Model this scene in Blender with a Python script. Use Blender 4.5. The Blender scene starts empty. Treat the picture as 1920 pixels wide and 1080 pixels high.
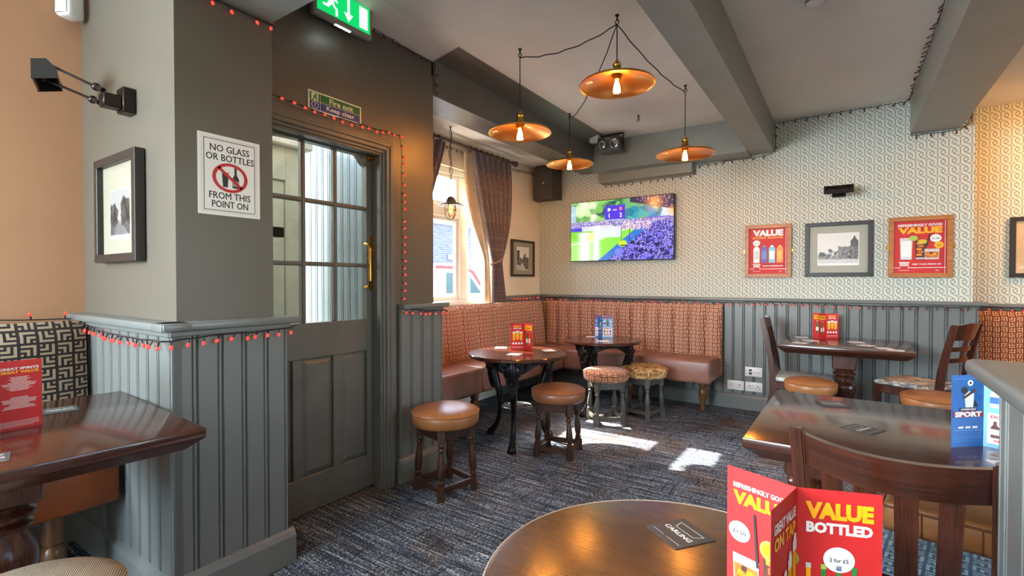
import bpy, bmesh, math, random
import numpy as np
from mathutils import Vector, Matrix
random.seed(7)
S = bpy.context.scene
COL = S.collection
PI = math.pi

# ------------------------------------------------------------------ camera, sky, sun, lamps of the room, exposure
cam = bpy.data.cameras.new('camera'); cam.sensor_width = 36; cam.lens = 36*920/1920; cam.clip_start = .02
co = bpy.data.objects.new('camera', cam); COL.objects.link(co)
co.location = (0, 0, 1.22)
co.rotation_euler = (PI/2 - math.atan(13/920), 0, math.atan(623/920))
S.camera = co
S.view_settings.view_transform = 'Standard'
try: S.view_settings.look = 'None'
except Exception: pass
S.view_settings.gamma = 1.0; S.view_settings.exposure = 0.25
S.view_settings.use_curve_mapping = False

w = bpy.data.worlds.new('sky'); S.world = w; w.use_nodes = True
nt = w.node_tree; bg = nt.nodes['Background']
sky = nt.nodes.new('ShaderNodeTexSky'); sky.sky_type = 'NISHITA'; sky.sun_disc = False
sky.sun_elevation = math.radians(42); sky.sun_rotation = math.radians(-90); sky.air_density = 1.0; sky.dust_density = 2.5
nt.links.new(sky.outputs[0], bg.inputs[0]); bg.inputs[1].default_value = 2.4

def light(name, kind, loc, energy, col, rot=None, size=None, sizey=None, to=None):
    l = bpy.data.lights.new(name, kind); l.energy = energy; l.color = col
    o = bpy.data.objects.new(name, l); COL.objects.link(o); o.location = loc
    if to is not None: o.rotation_euler = (Vector(to)-Vector(loc)).to_track_quat('-Z', 'Y').to_euler()
    if rot: o.rotation_euler = rot
    if kind == 'AREA':
        l.shape = 'RECTANGLE'; l.size = size; l.size_y = sizey or size
    return o
sun = light('sun', 'SUN', (-8, 3, 6), 42.0, (1, .93, .82), to=(-8+1, 3+.01, 6-.89)); sun.data.angle = math.radians(.6)
# daylight of the other windows of the pub (behind the camera), its warm ceiling lamps, and an added warm fill
light('rear_window_daylight', 'AREA', (-2.15, -3.35, 1.75), 190, (.74, .89, 1), to=(-1.0, 5, 1.9), size=1.6, sizey=1.2)
light('street_window_daylight', 'AREA', (-2.95, -2.0, 1.75), 300, (.72, .89, 1), to=(3, -1.6, 1.2), size=1.6, sizey=1.2)
light('right_warm_fill', 'AREA', (3.9, 2.2, 1.7), 2, (1, .84, .66), to=(-3, 3.6, 1.6), size=2.2, sizey=1.2)  # added warm fill for the right side, standing in for bar lights
light('bar_lamp', 'AREA', (.6, -1.1, 2.66), 12, (1, .70, .42), to=(.6, -1.1, 0), size=1.4, sizey=.6)
light('alcove_lamp', 'AREA', (-2.2, -.8, 2.66), 4, (1, .66, .36), to=(-2.3, -.5, 0), size=.5)
light('recess_lamp', 'AREA', (1.75, 4.9, 2.60), 26, (1, .42, .09), to=(1.6, 5.6, .8), size=.35)

# ------------------------------------------------------------------ helpers
def lin(c):
    return tuple((x/255/12.92 if x/255 <= .04045 else ((x/255+.055)/1.055)**2.4) for x in c)
def rgb(*c): return lin(c) + (1,)
class MB:
    def __init__(s): s.b = bmesh.new(); s.mi = 0; s.M = Matrix()
    def v(s, p): return s.b.verts.new(s.M @ Vector(p))
    def f(s, vs):
        try:
            f = s.b.faces.new(vs); f.material_index = s.mi; return f
        except ValueError: return None
    def box(s, x0, x1, y0, y1, z0, z1, bev=0, seg=1):
        vs = [s.v((x, y, z)) for x in (x0, x1) for y in (y0, y1) for z in (z0, z1)]
        fs = [s.f([vs[i] for i in q]) for q in ((0,1,3,2), (4,6,7,5), (0,4,5,1), (2,3,7,6), (0,2,6,4), (1,5,7,3))]
        if bev:
            es = list({e for f in fs for e in f.edges})
            bmesh.ops.bevel(s.b, geom=es, offset=bev, segments=seg, profile=.5, affect='EDGES', material=-1)
        return s
    def poly(s, pts): s.f([s.v(p) for p in pts]); return s
    def prism(s, pts, ax, a, b):
        """2-D outline pts swept along axis ax from a to b; the outline lies in the other two axes in order"""
        def P(p, t): return {'x': (t, p[0], p[1]), 'y': (p[0], t, p[1]), 'z': (p[0], p[1], t)}[ax]
        A = [s.v(P(p, a)) for p in pts]; B = [s.v(P(p, b)) for p in pts]; n = len(pts)
        s.f(A[::-1]); s.f(B)
        for i in range(n): s.f([A[i], A[(i+1) % n], B[(i+1) % n], B[i]])
        return s
    def lathe(s, prof, seg=16, c=(0, 0), shift=None, caps=True, sq=1):
        """prof: (radius, z); shift(z) gives an (x, y) offset"""
        rings = []
        for r, z in prof:
            dx, dy = shift(z) if shift else (0, 0)
            rings.append([s.v((c[0]+dx+r*math.cos(2*PI*k/seg), c[1]+dy+r*sq*math.sin(2*PI*k/seg), z)) for k in range(seg)])
        for A, B in zip(rings, rings[1:]):
            for k in range(seg): s.f([A[k], A[(k+1) % seg], B[(k+1) % seg], B[k]])
        if caps: s.f(rings[0][::-1]); s.f(rings[-1])
        return s
    def tube(s, pts, r, seg=8, caps=True, up=(0, 0, 1), flat=1):
        pts = [Vector(p) for p in pts]; n = len(pts); rings = []
        rr = r if hasattr(r, '__len__') else [r]*n
        for i, p in enumerate(pts):
            d = (pts[min(i+1, n-1)]-pts[max(i-1, 0)]).normalized()
            u = Vector(up)
            if abs(d.dot(u)) > .95: u = Vector((1, 0, 0)) if abs(d.x) < .9 else Vector((0, 1, 0))
            a = d.cross(u).normalized(); b = a.cross(d)
            rings.append([s.v(p + a*rr[i]*math.cos(2*PI*k/seg) + b*rr[i]*flat*math.sin(2*PI*k/seg)) for k in range(seg)])
        for A, B in zip(rings, rings[1:]):
            for k in range(seg): s.f([A[k], A[(k+1) % seg], B[(k+1) % seg], B[k]])
        if caps: s.f(rings[0][::-1]); s.f(rings[-1])
        return s
    def torus(s, R, r, c=(0, 0, 0), seg=24, sg=8, ax='z'):
        rings = []
        for i in range(seg):
            a = 2*PI*i/seg; ring = []
            for k in range(sg):
                b = 2*PI*k/sg; q = R+r*math.cos(b)
                p = {'z': (q*math.cos(a), q*math.sin(a), r*math.sin(b)), 'y': (q*math.cos(a), r*math.sin(b), q*math.sin(a)), 'x': (r*math.sin(b), q*math.cos(a), q*math.sin(a))}[ax]
                ring.append(s.v((c[0]+p[0], c[1]+p[1], c[2]+p[2])))
            rings.append(ring)
        for i in range(seg):
            A, B = rings[i], rings[(i+1) % seg]
            for k in range(sg): s.f([A[k], B[k], B[(k+1) % sg], A[(k+1) % sg]])
        return s
    def ball(s, c, r, seg=10, ring=6, sc=(1, 1, 1)):
        prof = [(max(r*math.sin(PI*i/ring), 1e-5), -r*math.cos(PI*i/ring)) for i in range(ring+1)]
        old = s.M; s.M = old @ Matrix.Translation(c) @ Matrix.Diagonal((*sc, 1)); s.lathe(prof, seg, caps=False); s.M = old
        return s
    def grid(s, fn, nu, nv):
        g = [[s.v(fn(i/nu, j/nv)) for i in range(nu+1)] for j in range(nv+1)]
        for j in range(nv):
            for i in range(nu): s.f([g[j][i], g[j][i+1], g[j+1][i+1], g[j+1][i]])
        return s
    def obj(s, name, mats, parent=None, loc=(0, 0, 0), rotz=0, smooth=40, normals=True):
        if normals: bmesh.ops.recalc_face_normals(s.b, faces=s.b.faces)
        me = bpy.data.meshes.new(name); s.b.to_mesh(me); s.b.free()
        for m in (mats if isinstance(mats, (list, tuple)) else [mats]): me.materials.append(m)
        boxuv(me)
        if smooth:
            me.polygons.foreach_set('use_smooth', [True]*len(me.polygons)); me.set_sharp_from_angle(angle=math.radians(smooth))
        return link(name, me, parent, loc, rotz)
def boxuv(me):
    if not len(me.polygons): return
    uv = me.uv_layers.new(name='uv').data
    n = len(me.loops); nl = np.empty(n, 'i'); me.loops.foreach_get('vertex_index', nl)
    co_ = np.empty(len(me.vertices)*3, 'f'); me.vertices.foreach_get('co', co_); co_ = co_.reshape(-1, 3)
    pn = np.empty(len(me.polygons)*3, 'f'); me.polygons.foreach_get('normal', pn); pn = np.abs(pn.reshape(-1, 3))
    lt = np.empty(len(me.polygons), 'i'); me.polygons.foreach_get('loop_total', lt)
    ax = np.repeat(np.argmax(pn + np.array([0, .01, .02]), 1), lt); p = co_[nl]
    u = np.where(ax == 0, p[:, 1], p[:, 0]); v = np.where(ax == 2, p[:, 1], p[:, 2])
    uv.foreach_set('uv', np.stack([u, v], 1).astype('f').ravel())
def link(name, me, parent=None, loc=(0, 0, 0), rotz=0):
    o = bpy.data.objects.new(name, me); COL.objects.link(o); o.parent = parent
    o.location = loc; o.rotation_euler = (0, 0, rotz); return o
def tag(o, label, cat, group=None):
    o['label'] = label; o['category'] = cat
    if group: o['group'] = group
    return o
def thing(name, label, cat, loc=(0, 0, 0), rotz=0, group=None):
    return tag(link(name, None, None, loc, rotz), label, cat, group)
def struct(o): o['kind'] = 'structure'; return o
def dup(root, loc, rotz, label, group=None):
    def cp(o, par):
        c = o.copy(); COL.objects.link(c); c.parent = par
        for ch in o.children: cp(ch, c)
        return c
    r = cp(root, None); r.location = loc; r.rotation_euler = (0, 0, rotz); r['label'] = label
    if group: r['group'] = group
    return r

# ------------------------------------------------------------------ materials
class NT:
    def __init__(s, name):
        s.m = bpy.data.materials.new(name); s.m.use_nodes = True; s.t = s.m.node_tree
        s.p = s.t.nodes['Principled BSDF']; s.out = s.t.nodes['Material Output']
    def n(s, typ, **k):
        nd = s.t.nodes.new(typ)
        for a, b in k.items(): setattr(nd, a, b)
        return nd
    def put(s, sock, val):
        if hasattr(val, 'node'): s.t.links.new(val, sock)
        else: sock.default_value = val
    def math(s, op, a, b=0.0, c=0.0):
        nd = s.n('ShaderNodeMath', operation=op); s.put(nd.inputs[0], a); s.put(nd.inputs[1], b); s.put(nd.inputs[2], c); return nd.outputs[0]
    def uv(s):
        if not hasattr(s, '_uv'):
            a = s.n('ShaderNodeUVMap'); x = s.n('ShaderNodeSeparateXYZ'); s.t.links.new(a.outputs[0], x.inputs[0]); s._uv = (x.outputs[0], x.outputs[1])
        return s._uv
    def vec(s, x, y, z=0.0):
        c = s.n('ShaderNodeCombineXYZ'); s.put(c.inputs[0], x); s.put(c.inputs[1], y); s.put(c.inputs[2], z); return c.outputs[0]
    def noise(s, vec, scale, detail=3, rough=.55):
        nd = s.n('ShaderNodeTexNoise'); s.put(nd.inputs['Vector'], vec); nd.inputs['Scale'].default_value = scale
        nd.inputs['Detail'].default_value = detail; nd.inputs['Roughness'].default_value = rough; return nd.outputs['Fac']
    def ramp(s, f, stops, interp='LINEAR'):
        nd = s.n('ShaderNodeValToRGB'); s.put(nd.inputs[0], f); cr = nd.color_ramp; cr.interpolation = interp
        while len(cr.elements) < len(stops): cr.elements.new(.5)
        for e, (p, c) in zip(cr.elements, stops): e.position = p; e.color = c if len(c) == 4 else (*c, 1)
        return nd.outputs[0]
    def mix(s, f, a, b, mode='MIX'):
        nd = s.n('ShaderNodeMix', data_type='RGBA', blend_type=mode); s.put(nd.inputs[0], f); s.put(nd.inputs[6], a); s.put(nd.inputs[7], b); return nd.outputs[2]
    def bump(s, h, strength=.2, dist=.002):
        nd = s.n('ShaderNodeBump'); s.put(nd.inputs['Height'], h); nd.inputs['Strength'].default_value = strength; nd.inputs['Distance'].default_value = dist
        s.t.links.new(nd.outputs[0], s.p.inputs['Normal'])
    def set(s, col=None, rough=None, metal=None, emit=None, es=None, **k):
        if col is not None: s.put(s.p.inputs['Base Color'], col)
        if rough is not None: s.put(s.p.inputs['Roughness'], rough)
        if metal is not None: s.p.inputs['Metallic'].default_value = metal
        if emit is not None: s.put(s.p.inputs['Emission Color'], emit); s.p.inputs['Emission Strength'].default_value = es
        for a, b in k.items(): s.put(s.p.inputs[a.replace('_', ' ')], b)
        return s.m
def obco(t): return t.n('ShaderNodeTexCoord').outputs['Object']
def plain(name, c, rough=.5, metal=0, var=.06, scale=9, bump=0, **k):
    t = NT(name); n = t.noise(obco(t), scale, 4)
    a = tuple(x*(1-var*2) for x in c[:3]) + (1,); b = tuple(min(1, x*(1+var*2)) for x in c[:3]) + (1,)
    t.set(t.ramp(n, [(.3, a), (.7, b)]), rough, metal, **k)
    if bump: t.bump(t.noise(obco(t), bump, 3), .25, .001)
    return t.m
def emit(name, c, s):
    t = NT(name); t.set((0, 0, 0, 1), .5, 0, c, s); return t.m
def wood(name, c1, c2, rough=.3, axis='u', sc=1.0, coat=0.0):
    t = NT(name); u, v = t.uv()
    a, b = (u, v) if axis == 'u' else (v, u)
    vec = t.vec(t.math('MULTIPLY', a, 2.2*sc), t.math('MULTIPLY', b, 42*sc))
    n = t.noise(vec, 1.0, 6, .62); n2 = t.noise(t.vec(t.math('MULTIPLY', a, 9), t.math('MULTIPLY', b, 420*sc)), 1.0, 2)
    f = t.math('ADD', t.math('MULTIPLY', n, .75), t.math('MULTIPLY', n2, .25))
    t.set(t.ramp(f, [(.33, c1), (.66, c2)]), t.math('MULTIPLY_ADD', n2, .12, rough-.06)); t.bump(n2, .06, .001)
    t.p.inputs['Coat Weight'].default_value = coat; t.p.inputs['Coat Roughness'].default_value = .12
    return t.m
def leather(name, c, rough=.36):
    t = NT(name); o = obco(t); n = t.noise(o, 7, 4); fine = t.n('ShaderNodeTexVoronoi'); t.put(fine.inputs['Vector'], o); fine.inputs['Scale'].default_value = 420
    t.set(t.ramp(n, [(.3, tuple(x*.72 for x in c[:3])+(1,)), (.7, tuple(min(1, x*1.15) for x in c[:3])+(1,))]), rough); t.bump(fine.outputs['Distance'], .12, .0006); return t.m
def fabric_maze(name, ink, ground, pitch=.055):
    """nested right angles that turn from cell to cell"""
    t = NT(name); u, v = t.uv()
    cu = t.math('DIVIDE', u, pitch); cv = t.math('DIVIDE', v, pitch*.92)
    fu = t.math('FRACT', cu); fv = t.math('FRACT', cv)
    pu = t.math('MODULO', t.math('ADD', t.math('FLOOR', cu), 1000), 2); pv = t.math('MODULO', t.math('ADD', t.math('FLOOR', cv), 1000), 2)
    x = t.math('ABSOLUTE', t.math('SUBTRACT', fu, pv)); y = t.math('ABSOLUTE', t.math('SUBTRACT', fv, pu))
    m = t.math('MINIMUM', x, y)
    far = t.math('LESS_THAN', t.math('MAXIMUM', x, y), .90)
    s_ = t.math('FRACT', t.math('MULTIPLY', m, 3.0))
    line = t.math('MULTIPLY', t.math('MULTIPLY', t.math('GREATER_THAN', s_, .25), t.math('LESS_THAN', s_, .76)), far)
    wv = t.noise(t.vec(t.math('MULTIPLY', u, 1.0), t.math('MULTIPLY', v, 1.0)), 900, 1)
    col = t.mix(line, ground, ink); col = t.mix(t.math('MULTIPLY', wv, .45), col, (.02, .015, .012, 1))
    t.set(col, .9); t.p.inputs['Sheen Weight'].default_value = .15; t.bump(t.math('ADD', line, wv), .3, .001); return t.m
def wallpaper(name, paper, ink, W=.0675, H=.0735):
    t = NT(name); u, v = t.uv()
    x = t.math('SUBTRACT', t.math('FRACT', t.math('DIVIDE', u, W)), .5); y = t.math('SUBTRACT', t.math('FRACT', t.math('DIVIDE', v, H)), .5)
    ax = t.math('ABSOLUTE', x); ay = t.math('ABSOLUTE', y)
    def near(d, w_): return t.math('LESS_THAN', t.math('ABSOLUTE', d), w_)
    dm = t.math('SUBTRACT', t.math('ADD', t.math('DIVIDE', t.math('SUBTRACT', .5, ax), .19), t.math('DIVIDE', t.math('SUBTRACT', .5, ay), .17)), 1.0)
    diamond = near(dm, .17)
    vert = t.math('MULTIPLY', t.math('GREATER_THAN', ax, .468), t.math('LESS_THAN', ay, .34))
    r = t.math('SQRT', t.math('ADD', t.math('MULTIPLY', x, x), t.math('MULTIPLY', t.math('MULTIPLY', y, y), 1.1)))
    ring = near(t.math('SUBTRACT', r, .20), .032)
    sg = t.math('MULTIPLY', t.math('SIGN', y), -1.0)
    qx = t.math('MULTIPLY', x, sg)
    dl = t.math('ADD', t.math('SUBTRACT', .30, ay), t.math('MULTIPLY', qx, .55))
    diag = t.math('MULTIPLY', near(dl, .036), t.math('MULTIPLY', t.math('GREATER_THAN', qx, -.12), t.math('LESS_THAN', qx, .36)))
    ln = t.math('MAXIMUM', t.math('MAXIMUM', diamond, vert), t.math('MAXIMUM', ring, diag))
    n = t.noise(t.vec(u, v), 30, 4)
    pc = t.mix(n, tuple(c*.9 for c in paper[:3])+(1,), paper)
    t.set(t.mix(ln, pc, ink), .55); t.bump(ln, .12, .001); return t.m
def glass(name, tint=(1, 1, 1, 1), rough=0.0, refl=1.0):
    t = NT(name); t.t.nodes.remove(t.p)
    a = t.n('ShaderNodeBsdfTransparent'); a.inputs[0].default_value = tint
    g = t.n('ShaderNodeBsdfGlossy'); g.inputs['Roughness'].default_value = rough
    fr = t.n('ShaderNodeFresnel'); fr.inputs[0].default_value = 1.45
    mx = t.n('ShaderNodeMixShader'); gm = t.n('ShaderNodeNewGeometry'); t.put(mx.inputs[0], t.math('MULTIPLY', t.math('MULTIPLY', fr.outputs[0], refl), t.math('SUBTRACT', 1.0, gm.outputs['Backfacing']))); t.t.links.new(a.outputs[0], mx.inputs[1]); t.t.links.new(g.outputs[0], mx.inputs[2])
    t.t.links.new(mx.outputs[0], t.out.inputs[0]); return t.m
def cmat(name, rough=.5, es=0):
    t = NT(name); a = t.n('ShaderNodeVertexColor', layer_name='col')
    if es: t.set((0, 0, 0, 1), .2, 0, a.outputs[0], es)
    else: t.set(a.outputs[0], rough)
    return t.m

SAGE = plain('sage_wall_paint', rgb(98, 92, 81), .42, var=.03, scale=3)
SLATE = plain('slate_wainscot_paint', rgb(112, 115, 112), .33, var=.04, scale=5)
TAUPE = plain('taupe_woodwork_paint', rgb(104, 101, 93), .34, var=.04, scale=5)
DOORP = plain('door_paint', rgb(98, 94, 84), .36, var=.05, scale=6)
BEAM = plain('beam_paint', rgb(140, 140, 130), .38, var=.03, scale=4)
PEACH = plain('peach_wall_paint', rgb(177, 133, 100), .6, var=.02, scale=3)
CREAM = plain('cream_wall_paint', rgb(226, 214, 192), .6, var=.03, scale=3)
CEIL = plain('ceiling_paint', rgb(236, 230, 220), .62, var=.02, scale=2, bump=60)
WHITE = plain('white_gloss_paint', rgb(235, 235, 228), .35, var=.02)
WPAPER = wallpaper('hexagon_chain_wallpaper', rgb(214, 217, 204), rgb(104, 104, 92))
DKWOOD = wood('dark_mahogany_wood', rgb(46, 22, 14), rgb(84, 42, 27), .20, 'u', coat=.5)
DKWOODV = wood('dark_mahogany_upright', rgb(46, 22, 14), rgb(90, 44, 27), .27, 'v', coat=.3)
STOOLW = wood('stool_brown_wood', rgb(42, 23, 14), rgb(78, 46, 29), .3, 'v', coat=.15)
STOOLG = wood('stool_grey_wood', rgb(62, 60, 56), rgb(102, 98, 92), .38, 'v')
OAK = wood('orange_pine_frame', rgb(150, 88, 38), rgb(196, 126, 62), .4, 'u')
LEGW = wood('bench_leg_wood', rgb(84, 52, 28), rgb(126, 84, 46), .3, 'v', coat=.2)
RODW = wood('curtain_pole_wood', rgb(66, 48, 40), rgb(98, 74, 62), .35, 'u')
BLKFR = plain('black_frame_wood', rgb(44, 38, 35), .4)
TAN = leather('tan_leather', rgb(160, 104, 60))
BROWN = leather('chestnut_leather', rgb(142, 88, 58), .34)
MAUVE = leather('mauve_brown_leather', rgb(150, 104, 88), .33)
ORANGE = leather('orange_leather', rgb(156, 74, 22), .4)
RUSTF = fabric_maze('rust_maze_fabric', rgb(226, 172, 122), rgb(120, 38, 12), .046)
BLACKF = fabric_maze('black_maze_fabric', rgb(178, 156, 130), rgb(22, 17, 16), .058)
BROWNF = fabric_maze('brown_maze_fabric', rgb(248, 210, 176), rgb(140, 52, 26), .040)
BLUEF = fabric_maze('blue_maze_fabric', rgb(190, 220, 230), rgb(20, 92, 132), .045)
IRON = plain('black_cast_iron', rgb(30, 29, 30), .32, .6, var=.1, scale=40, bump=120)
BRASS = plain('brass', rgb(190, 140, 60), .25, 1, var=.05)
COPPER = plain('brushed_copper', rgb(222, 164, 92), .30, 1, var=.08, scale=3)
CHROME = plain('chrome', rgb(200, 200, 200), .18, 1, var=.02)
BLACKP = plain('black_plastic', rgb(22, 21, 21), .4)
BRONZE = plain('dark_bronze', rgb(52, 44, 40), .3, .8)
WPLAST = plain('white_plastic', rgb(226, 224, 218), .35, var=.02)
CABLE = plain('black_cable', rgb(26, 24, 23), .6)
GLASS = glass('window_glass')
PICGLASS = glass('picture_glass', rough=.2, refl=.05)
RED = plain('red_card', rgb(204, 34, 34), .55, var=.03)
BLUEC = plain('blue_card', rgb(30, 100, 176), .35, var=.04)
LBLUEC = plain('light_blue_card', rgb(120, 178, 222), .35, var=.04)
YELL = plain('yellow_print', rgb(252, 178, 18), .4, var=.01)
WPRT = plain('white_print', rgb(240, 240, 238), .4, var=.01)
BPRT = plain('black_print', rgb(24, 22, 22), .4, var=.01)
MATG = plain('beermat_grey', rgb(66, 66, 66), .5, var=.05)
CARDW = plain('white_card', rgb(236, 234, 230), .55, var=.01)
LINING = plain('cream_curtain_lining', rgb(232, 218, 190), .9)
BULBON = emit('filament_glow', rgb(255, 171, 74), 520.0)
REDON = emit('red_fairy_bulb', (1, .06, .035, 1), 1.3)
REDOFF = plain('unlit_red_bulb', rgb(120, 40, 34), .25)
GREENP = plain('sign_green', rgb(22, 108, 48), .4, var=.01)
BLUEP = plain('sign_blue', rgb(40, 62, 140), .4, var=.01)
LUMW = plain('photoluminescent_white', rgb(226, 226, 200), .4, var=.01)
REDP = plain('sign_red', rgb(190, 30, 34), .4, var=.01)
EXITG = emit('exit_sign_green', (0.0, .62, .13, 1), 1.0)
EXITW = emit('exit_sign_white', (.8, 1, .86, 1), 1.0)
LEDW = emit('exit_sign_lamp', (.8, 1, .95, 1), 40.0)
PHOTO = cmat('photograph_print', .35); POSTER = cmat('printed_paper', .4); SCREEN = cmat('lit_screen', es=1.25)

t = NT('streaked_carpet'); u, v = t.uv()
n1 = t.noise(t.vec(t.math('MULTIPLY', u, 3.5), t.math('MULTIPLY', v, 60)), 1.0, 4, .7)
n2 = t.noise(t.vec(t.math('MULTIPLY', u, 70), t.math('MULTIPLY', v, 190)), 1.0, 2)
n3 = t.noise(t.vec(u, v), 1.8, 3); n4 = t.noise(t.vec(t.math('MULTIPLY', u, 42), t.math('MULTIPLY', v, 5)), 1.0, 3)
f = t.math('ADD', t.math('MULTIPLY', n1, .5), t.math('MULTIPLY', n2, .5))
c1 = t.ramp(f, [(.38, rgb(17, 21, 31)), (.47, rgb(40, 50, 66)), (.54, rgb(96, 110, 126)), (.63, rgb(214, 220, 222))])
c2 = t.ramp(f, [(.38, rgb(24, 19, 21)), (.48, rgb(58, 47, 42)), (.56, rgb(118, 102, 90)), (.65, rgb(196, 184, 168))])
cc = t.mix(t.ramp(n3, [(.48, (0, 0, 0)), (.66, (1, 1, 1))]), c1, c2)
cc = t.mix(t.math('MULTIPLY', t.math('GREATER_THAN', n4, .62), .7), cc, rgb(14, 15, 24))
t.set(cc, .95); t.bump(n2, .6, .004); CARPET = t.m
def ptri(name, cols, size, vary=(.7, 1.1)):
    """small triangles in random tones"""
    t = NT(name); u, v = t.uv(); cu = t.math('DIVIDE', u, size); cv = t.math('DIVIDE', v, size)
    up = t.math('GREATER_THAN', t.math('ADD', t.math('FRACT', cu), t.math('FRACT', cv)), 1.0)
    wn = t.n('ShaderNodeTexWhiteNoise'); wn.noise_dimensions = '3D'; t.put(wn.inputs['Vector'], t.vec(t.math('FLOOR', cu), t.math('FLOOR', cv), up))
    t.set(t.ramp(wn.outputs['Value'], [(i/len(cols), c) for i, c in enumerate(cols)], 'CONSTANT'), .85); return t.m
TRI = ptri('beige_triangle_fabric', [rgb(206, 196, 178), rgb(150, 120, 96), rgb(224, 216, 200), rgb(130, 128, 130), rgb(186, 150, 118)], .035)
GOLDF = ptri('gold_fan_fabric', [rgb(196, 158, 100), rgb(158, 112, 52), rgb(216, 186, 136), rgb(128, 86, 40)], .028)
t = NT('tweed_fabric'); u, v = t.uv()
n = t.math('SINE', t.math('MULTIPLY', t.math('ADD', u, v), 900)); m2 = t.math('SINE', t.math('MULTIPLY', t.math('SUBTRACT', u, v), 900))
pk = t.math('GREATER_THAN', t.math('SINE', t.math('MULTIPLY', u, 70)), 0)
hh = t.math('ADD', t.math('MULTIPLY', pk, n), t.math('MULTIPLY', t.math('SUBTRACT', 1.0, pk), m2))
t.set(t.ramp(t.math('ADD', t.math('MULTIPLY', hh, .3), t.math('MULTIPLY', t.noise(t.vec(u, v), 300, 2), .5)), [(.0, rgb(84, 66, 52)), (.5, rgb(196, 174, 146))]), .92); t.bump(hh, .3, .001); TWEED = t.m
t = NT('plum_curtain_fabric'); u, v = t.uv()
dd = t.noise(t.vec(t.math('MULTIPLY', u, 14), t.math('MULTIPLY', v, 6)), 1.0, 2); ln_ = t.math('LESS_THAN', t.math('ABSOLUTE', t.math('SUBTRACT', t.math('FRACT', t.math('MULTIPLY', dd, 7)), .5)), .08)
t.set(t.mix(ln_, rgb(104, 94, 98), rgb(134, 124, 124)), .75); t.p.inputs['Sheen Weight'].default_value = .3; CURT = t.m
t = NT('grey_brick'); bk = t.n('ShaderNodeTexBrick'); u, v = t.uv(); t.put(bk.inputs['Vector'], t.vec(u, v))
bk.inputs['Color1'].default_value = rgb(102, 104, 122); bk.inputs['Color2'].default_value = rgb(84, 86, 104); bk.inputs['Mortar'].default_value = rgb(136, 138, 150); bk.inputs['Scale'].default_value = 1; bk.inputs['Brick Width'].default_value = .225; bk.inputs['Row Height'].default_value = .075; bk.inputs['Mortar Size'].default_value = .008
t.set(bk.outputs['Color'], .85); BRICK = t.m
TARMAC = plain('street_tarmac', rgb(168, 164, 158), .9, var=.05, scale=30)
VANW = plain('white_van_paint', rgb(232, 232, 232), .2, var=.01)

# ------------------------------------------------------------------ writing and flat pictures
_tc = {}
def text(mb, s, cx, cz, size, mi=0, y=-.001, bold=0.0, sx=1.0, width=None, shear=0.0, align='CENTER'):
    """flat lettering in the local xz plane, read from -y"""
    k = (s, bold, shear)
    if k not in _tc:
        cu = bpy.data.curves.new('lettering', 'FONT'); cu.body = s; cu.size = 1; cu.offset = bold; cu.shear = shear; cu.resolution_u = 2; cu.fill_mode = 'FRONT' if hasattr(cu, 'fill_mode') else cu.fill_mode
        o = bpy.data.objects.new('lettering', cu); COL.objects.link(o)
        dg = bpy.context.evaluated_depsgraph_get(); me = o.evaluated_get(dg).to_mesh()
        _tc[k] = ([tuple(v.co) for v in me.vertices], [tuple(p.vertices) for p in me.polygons])
        o.evaluated_get(dg).to_mesh_clear(); bpy.data.objects.remove(o); bpy.data.curves.remove(cu)
    V, Fc = _tc[k]
    if not V: return
    xs = [p[0] for p in V]; ys = [p[1] for p in V]; x0, x1 = min(xs), max(xs); y0, y1 = min(ys), max(ys)
    kz = size/max(y1-y0, 1e-6); kx = kz*sx if width is None else width/(x1-x0)
    off = -(x0+x1)/2 if align == 'CENTER' else -x0
    vs = [mb.v((cx+(p[0]+off)*kx, y, cz+(p[1]-(y0+y1)/2)*kz)) for p in V]
    mb.mi = mi
    for f in Fc: mb.f([vs[i] for i in f])
def rect(mb, x0, x1, z0, z1, mi, y=-.0006):
    mb.mi = mi; mb.poly([(x0, y, z0), (x1, y, z0), (x1, y, z1), (x0, y, z1)])
def disc(mb, cx, cz, rx, rz, mi, y=-.0008, seg=28, inner=0):
    mb.mi = mi
    P = [(math.cos(2*PI*k/seg), math.sin(2*PI*k/seg)) for k in range(seg)]
    if not inner: mb.poly([(cx+rx*a, y, cz+rz*b) for a, b in P])
    else:
        A = [mb.v((cx+rx*a, y, cz+rz*b)) for a, b in P]; B = [mb.v((cx+rx*a*inner, y, cz+rz*b*inner)) for a, b in P]
        for k in range(seg): mb.f([A[k], A[(k+1) % seg], B[(k+1) % seg], B[k]])
def fpoly(mb, pts, mi, y=-.0008): mb.mi = mi; mb.poly([(x, y, z) for x, z in pts])
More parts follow.
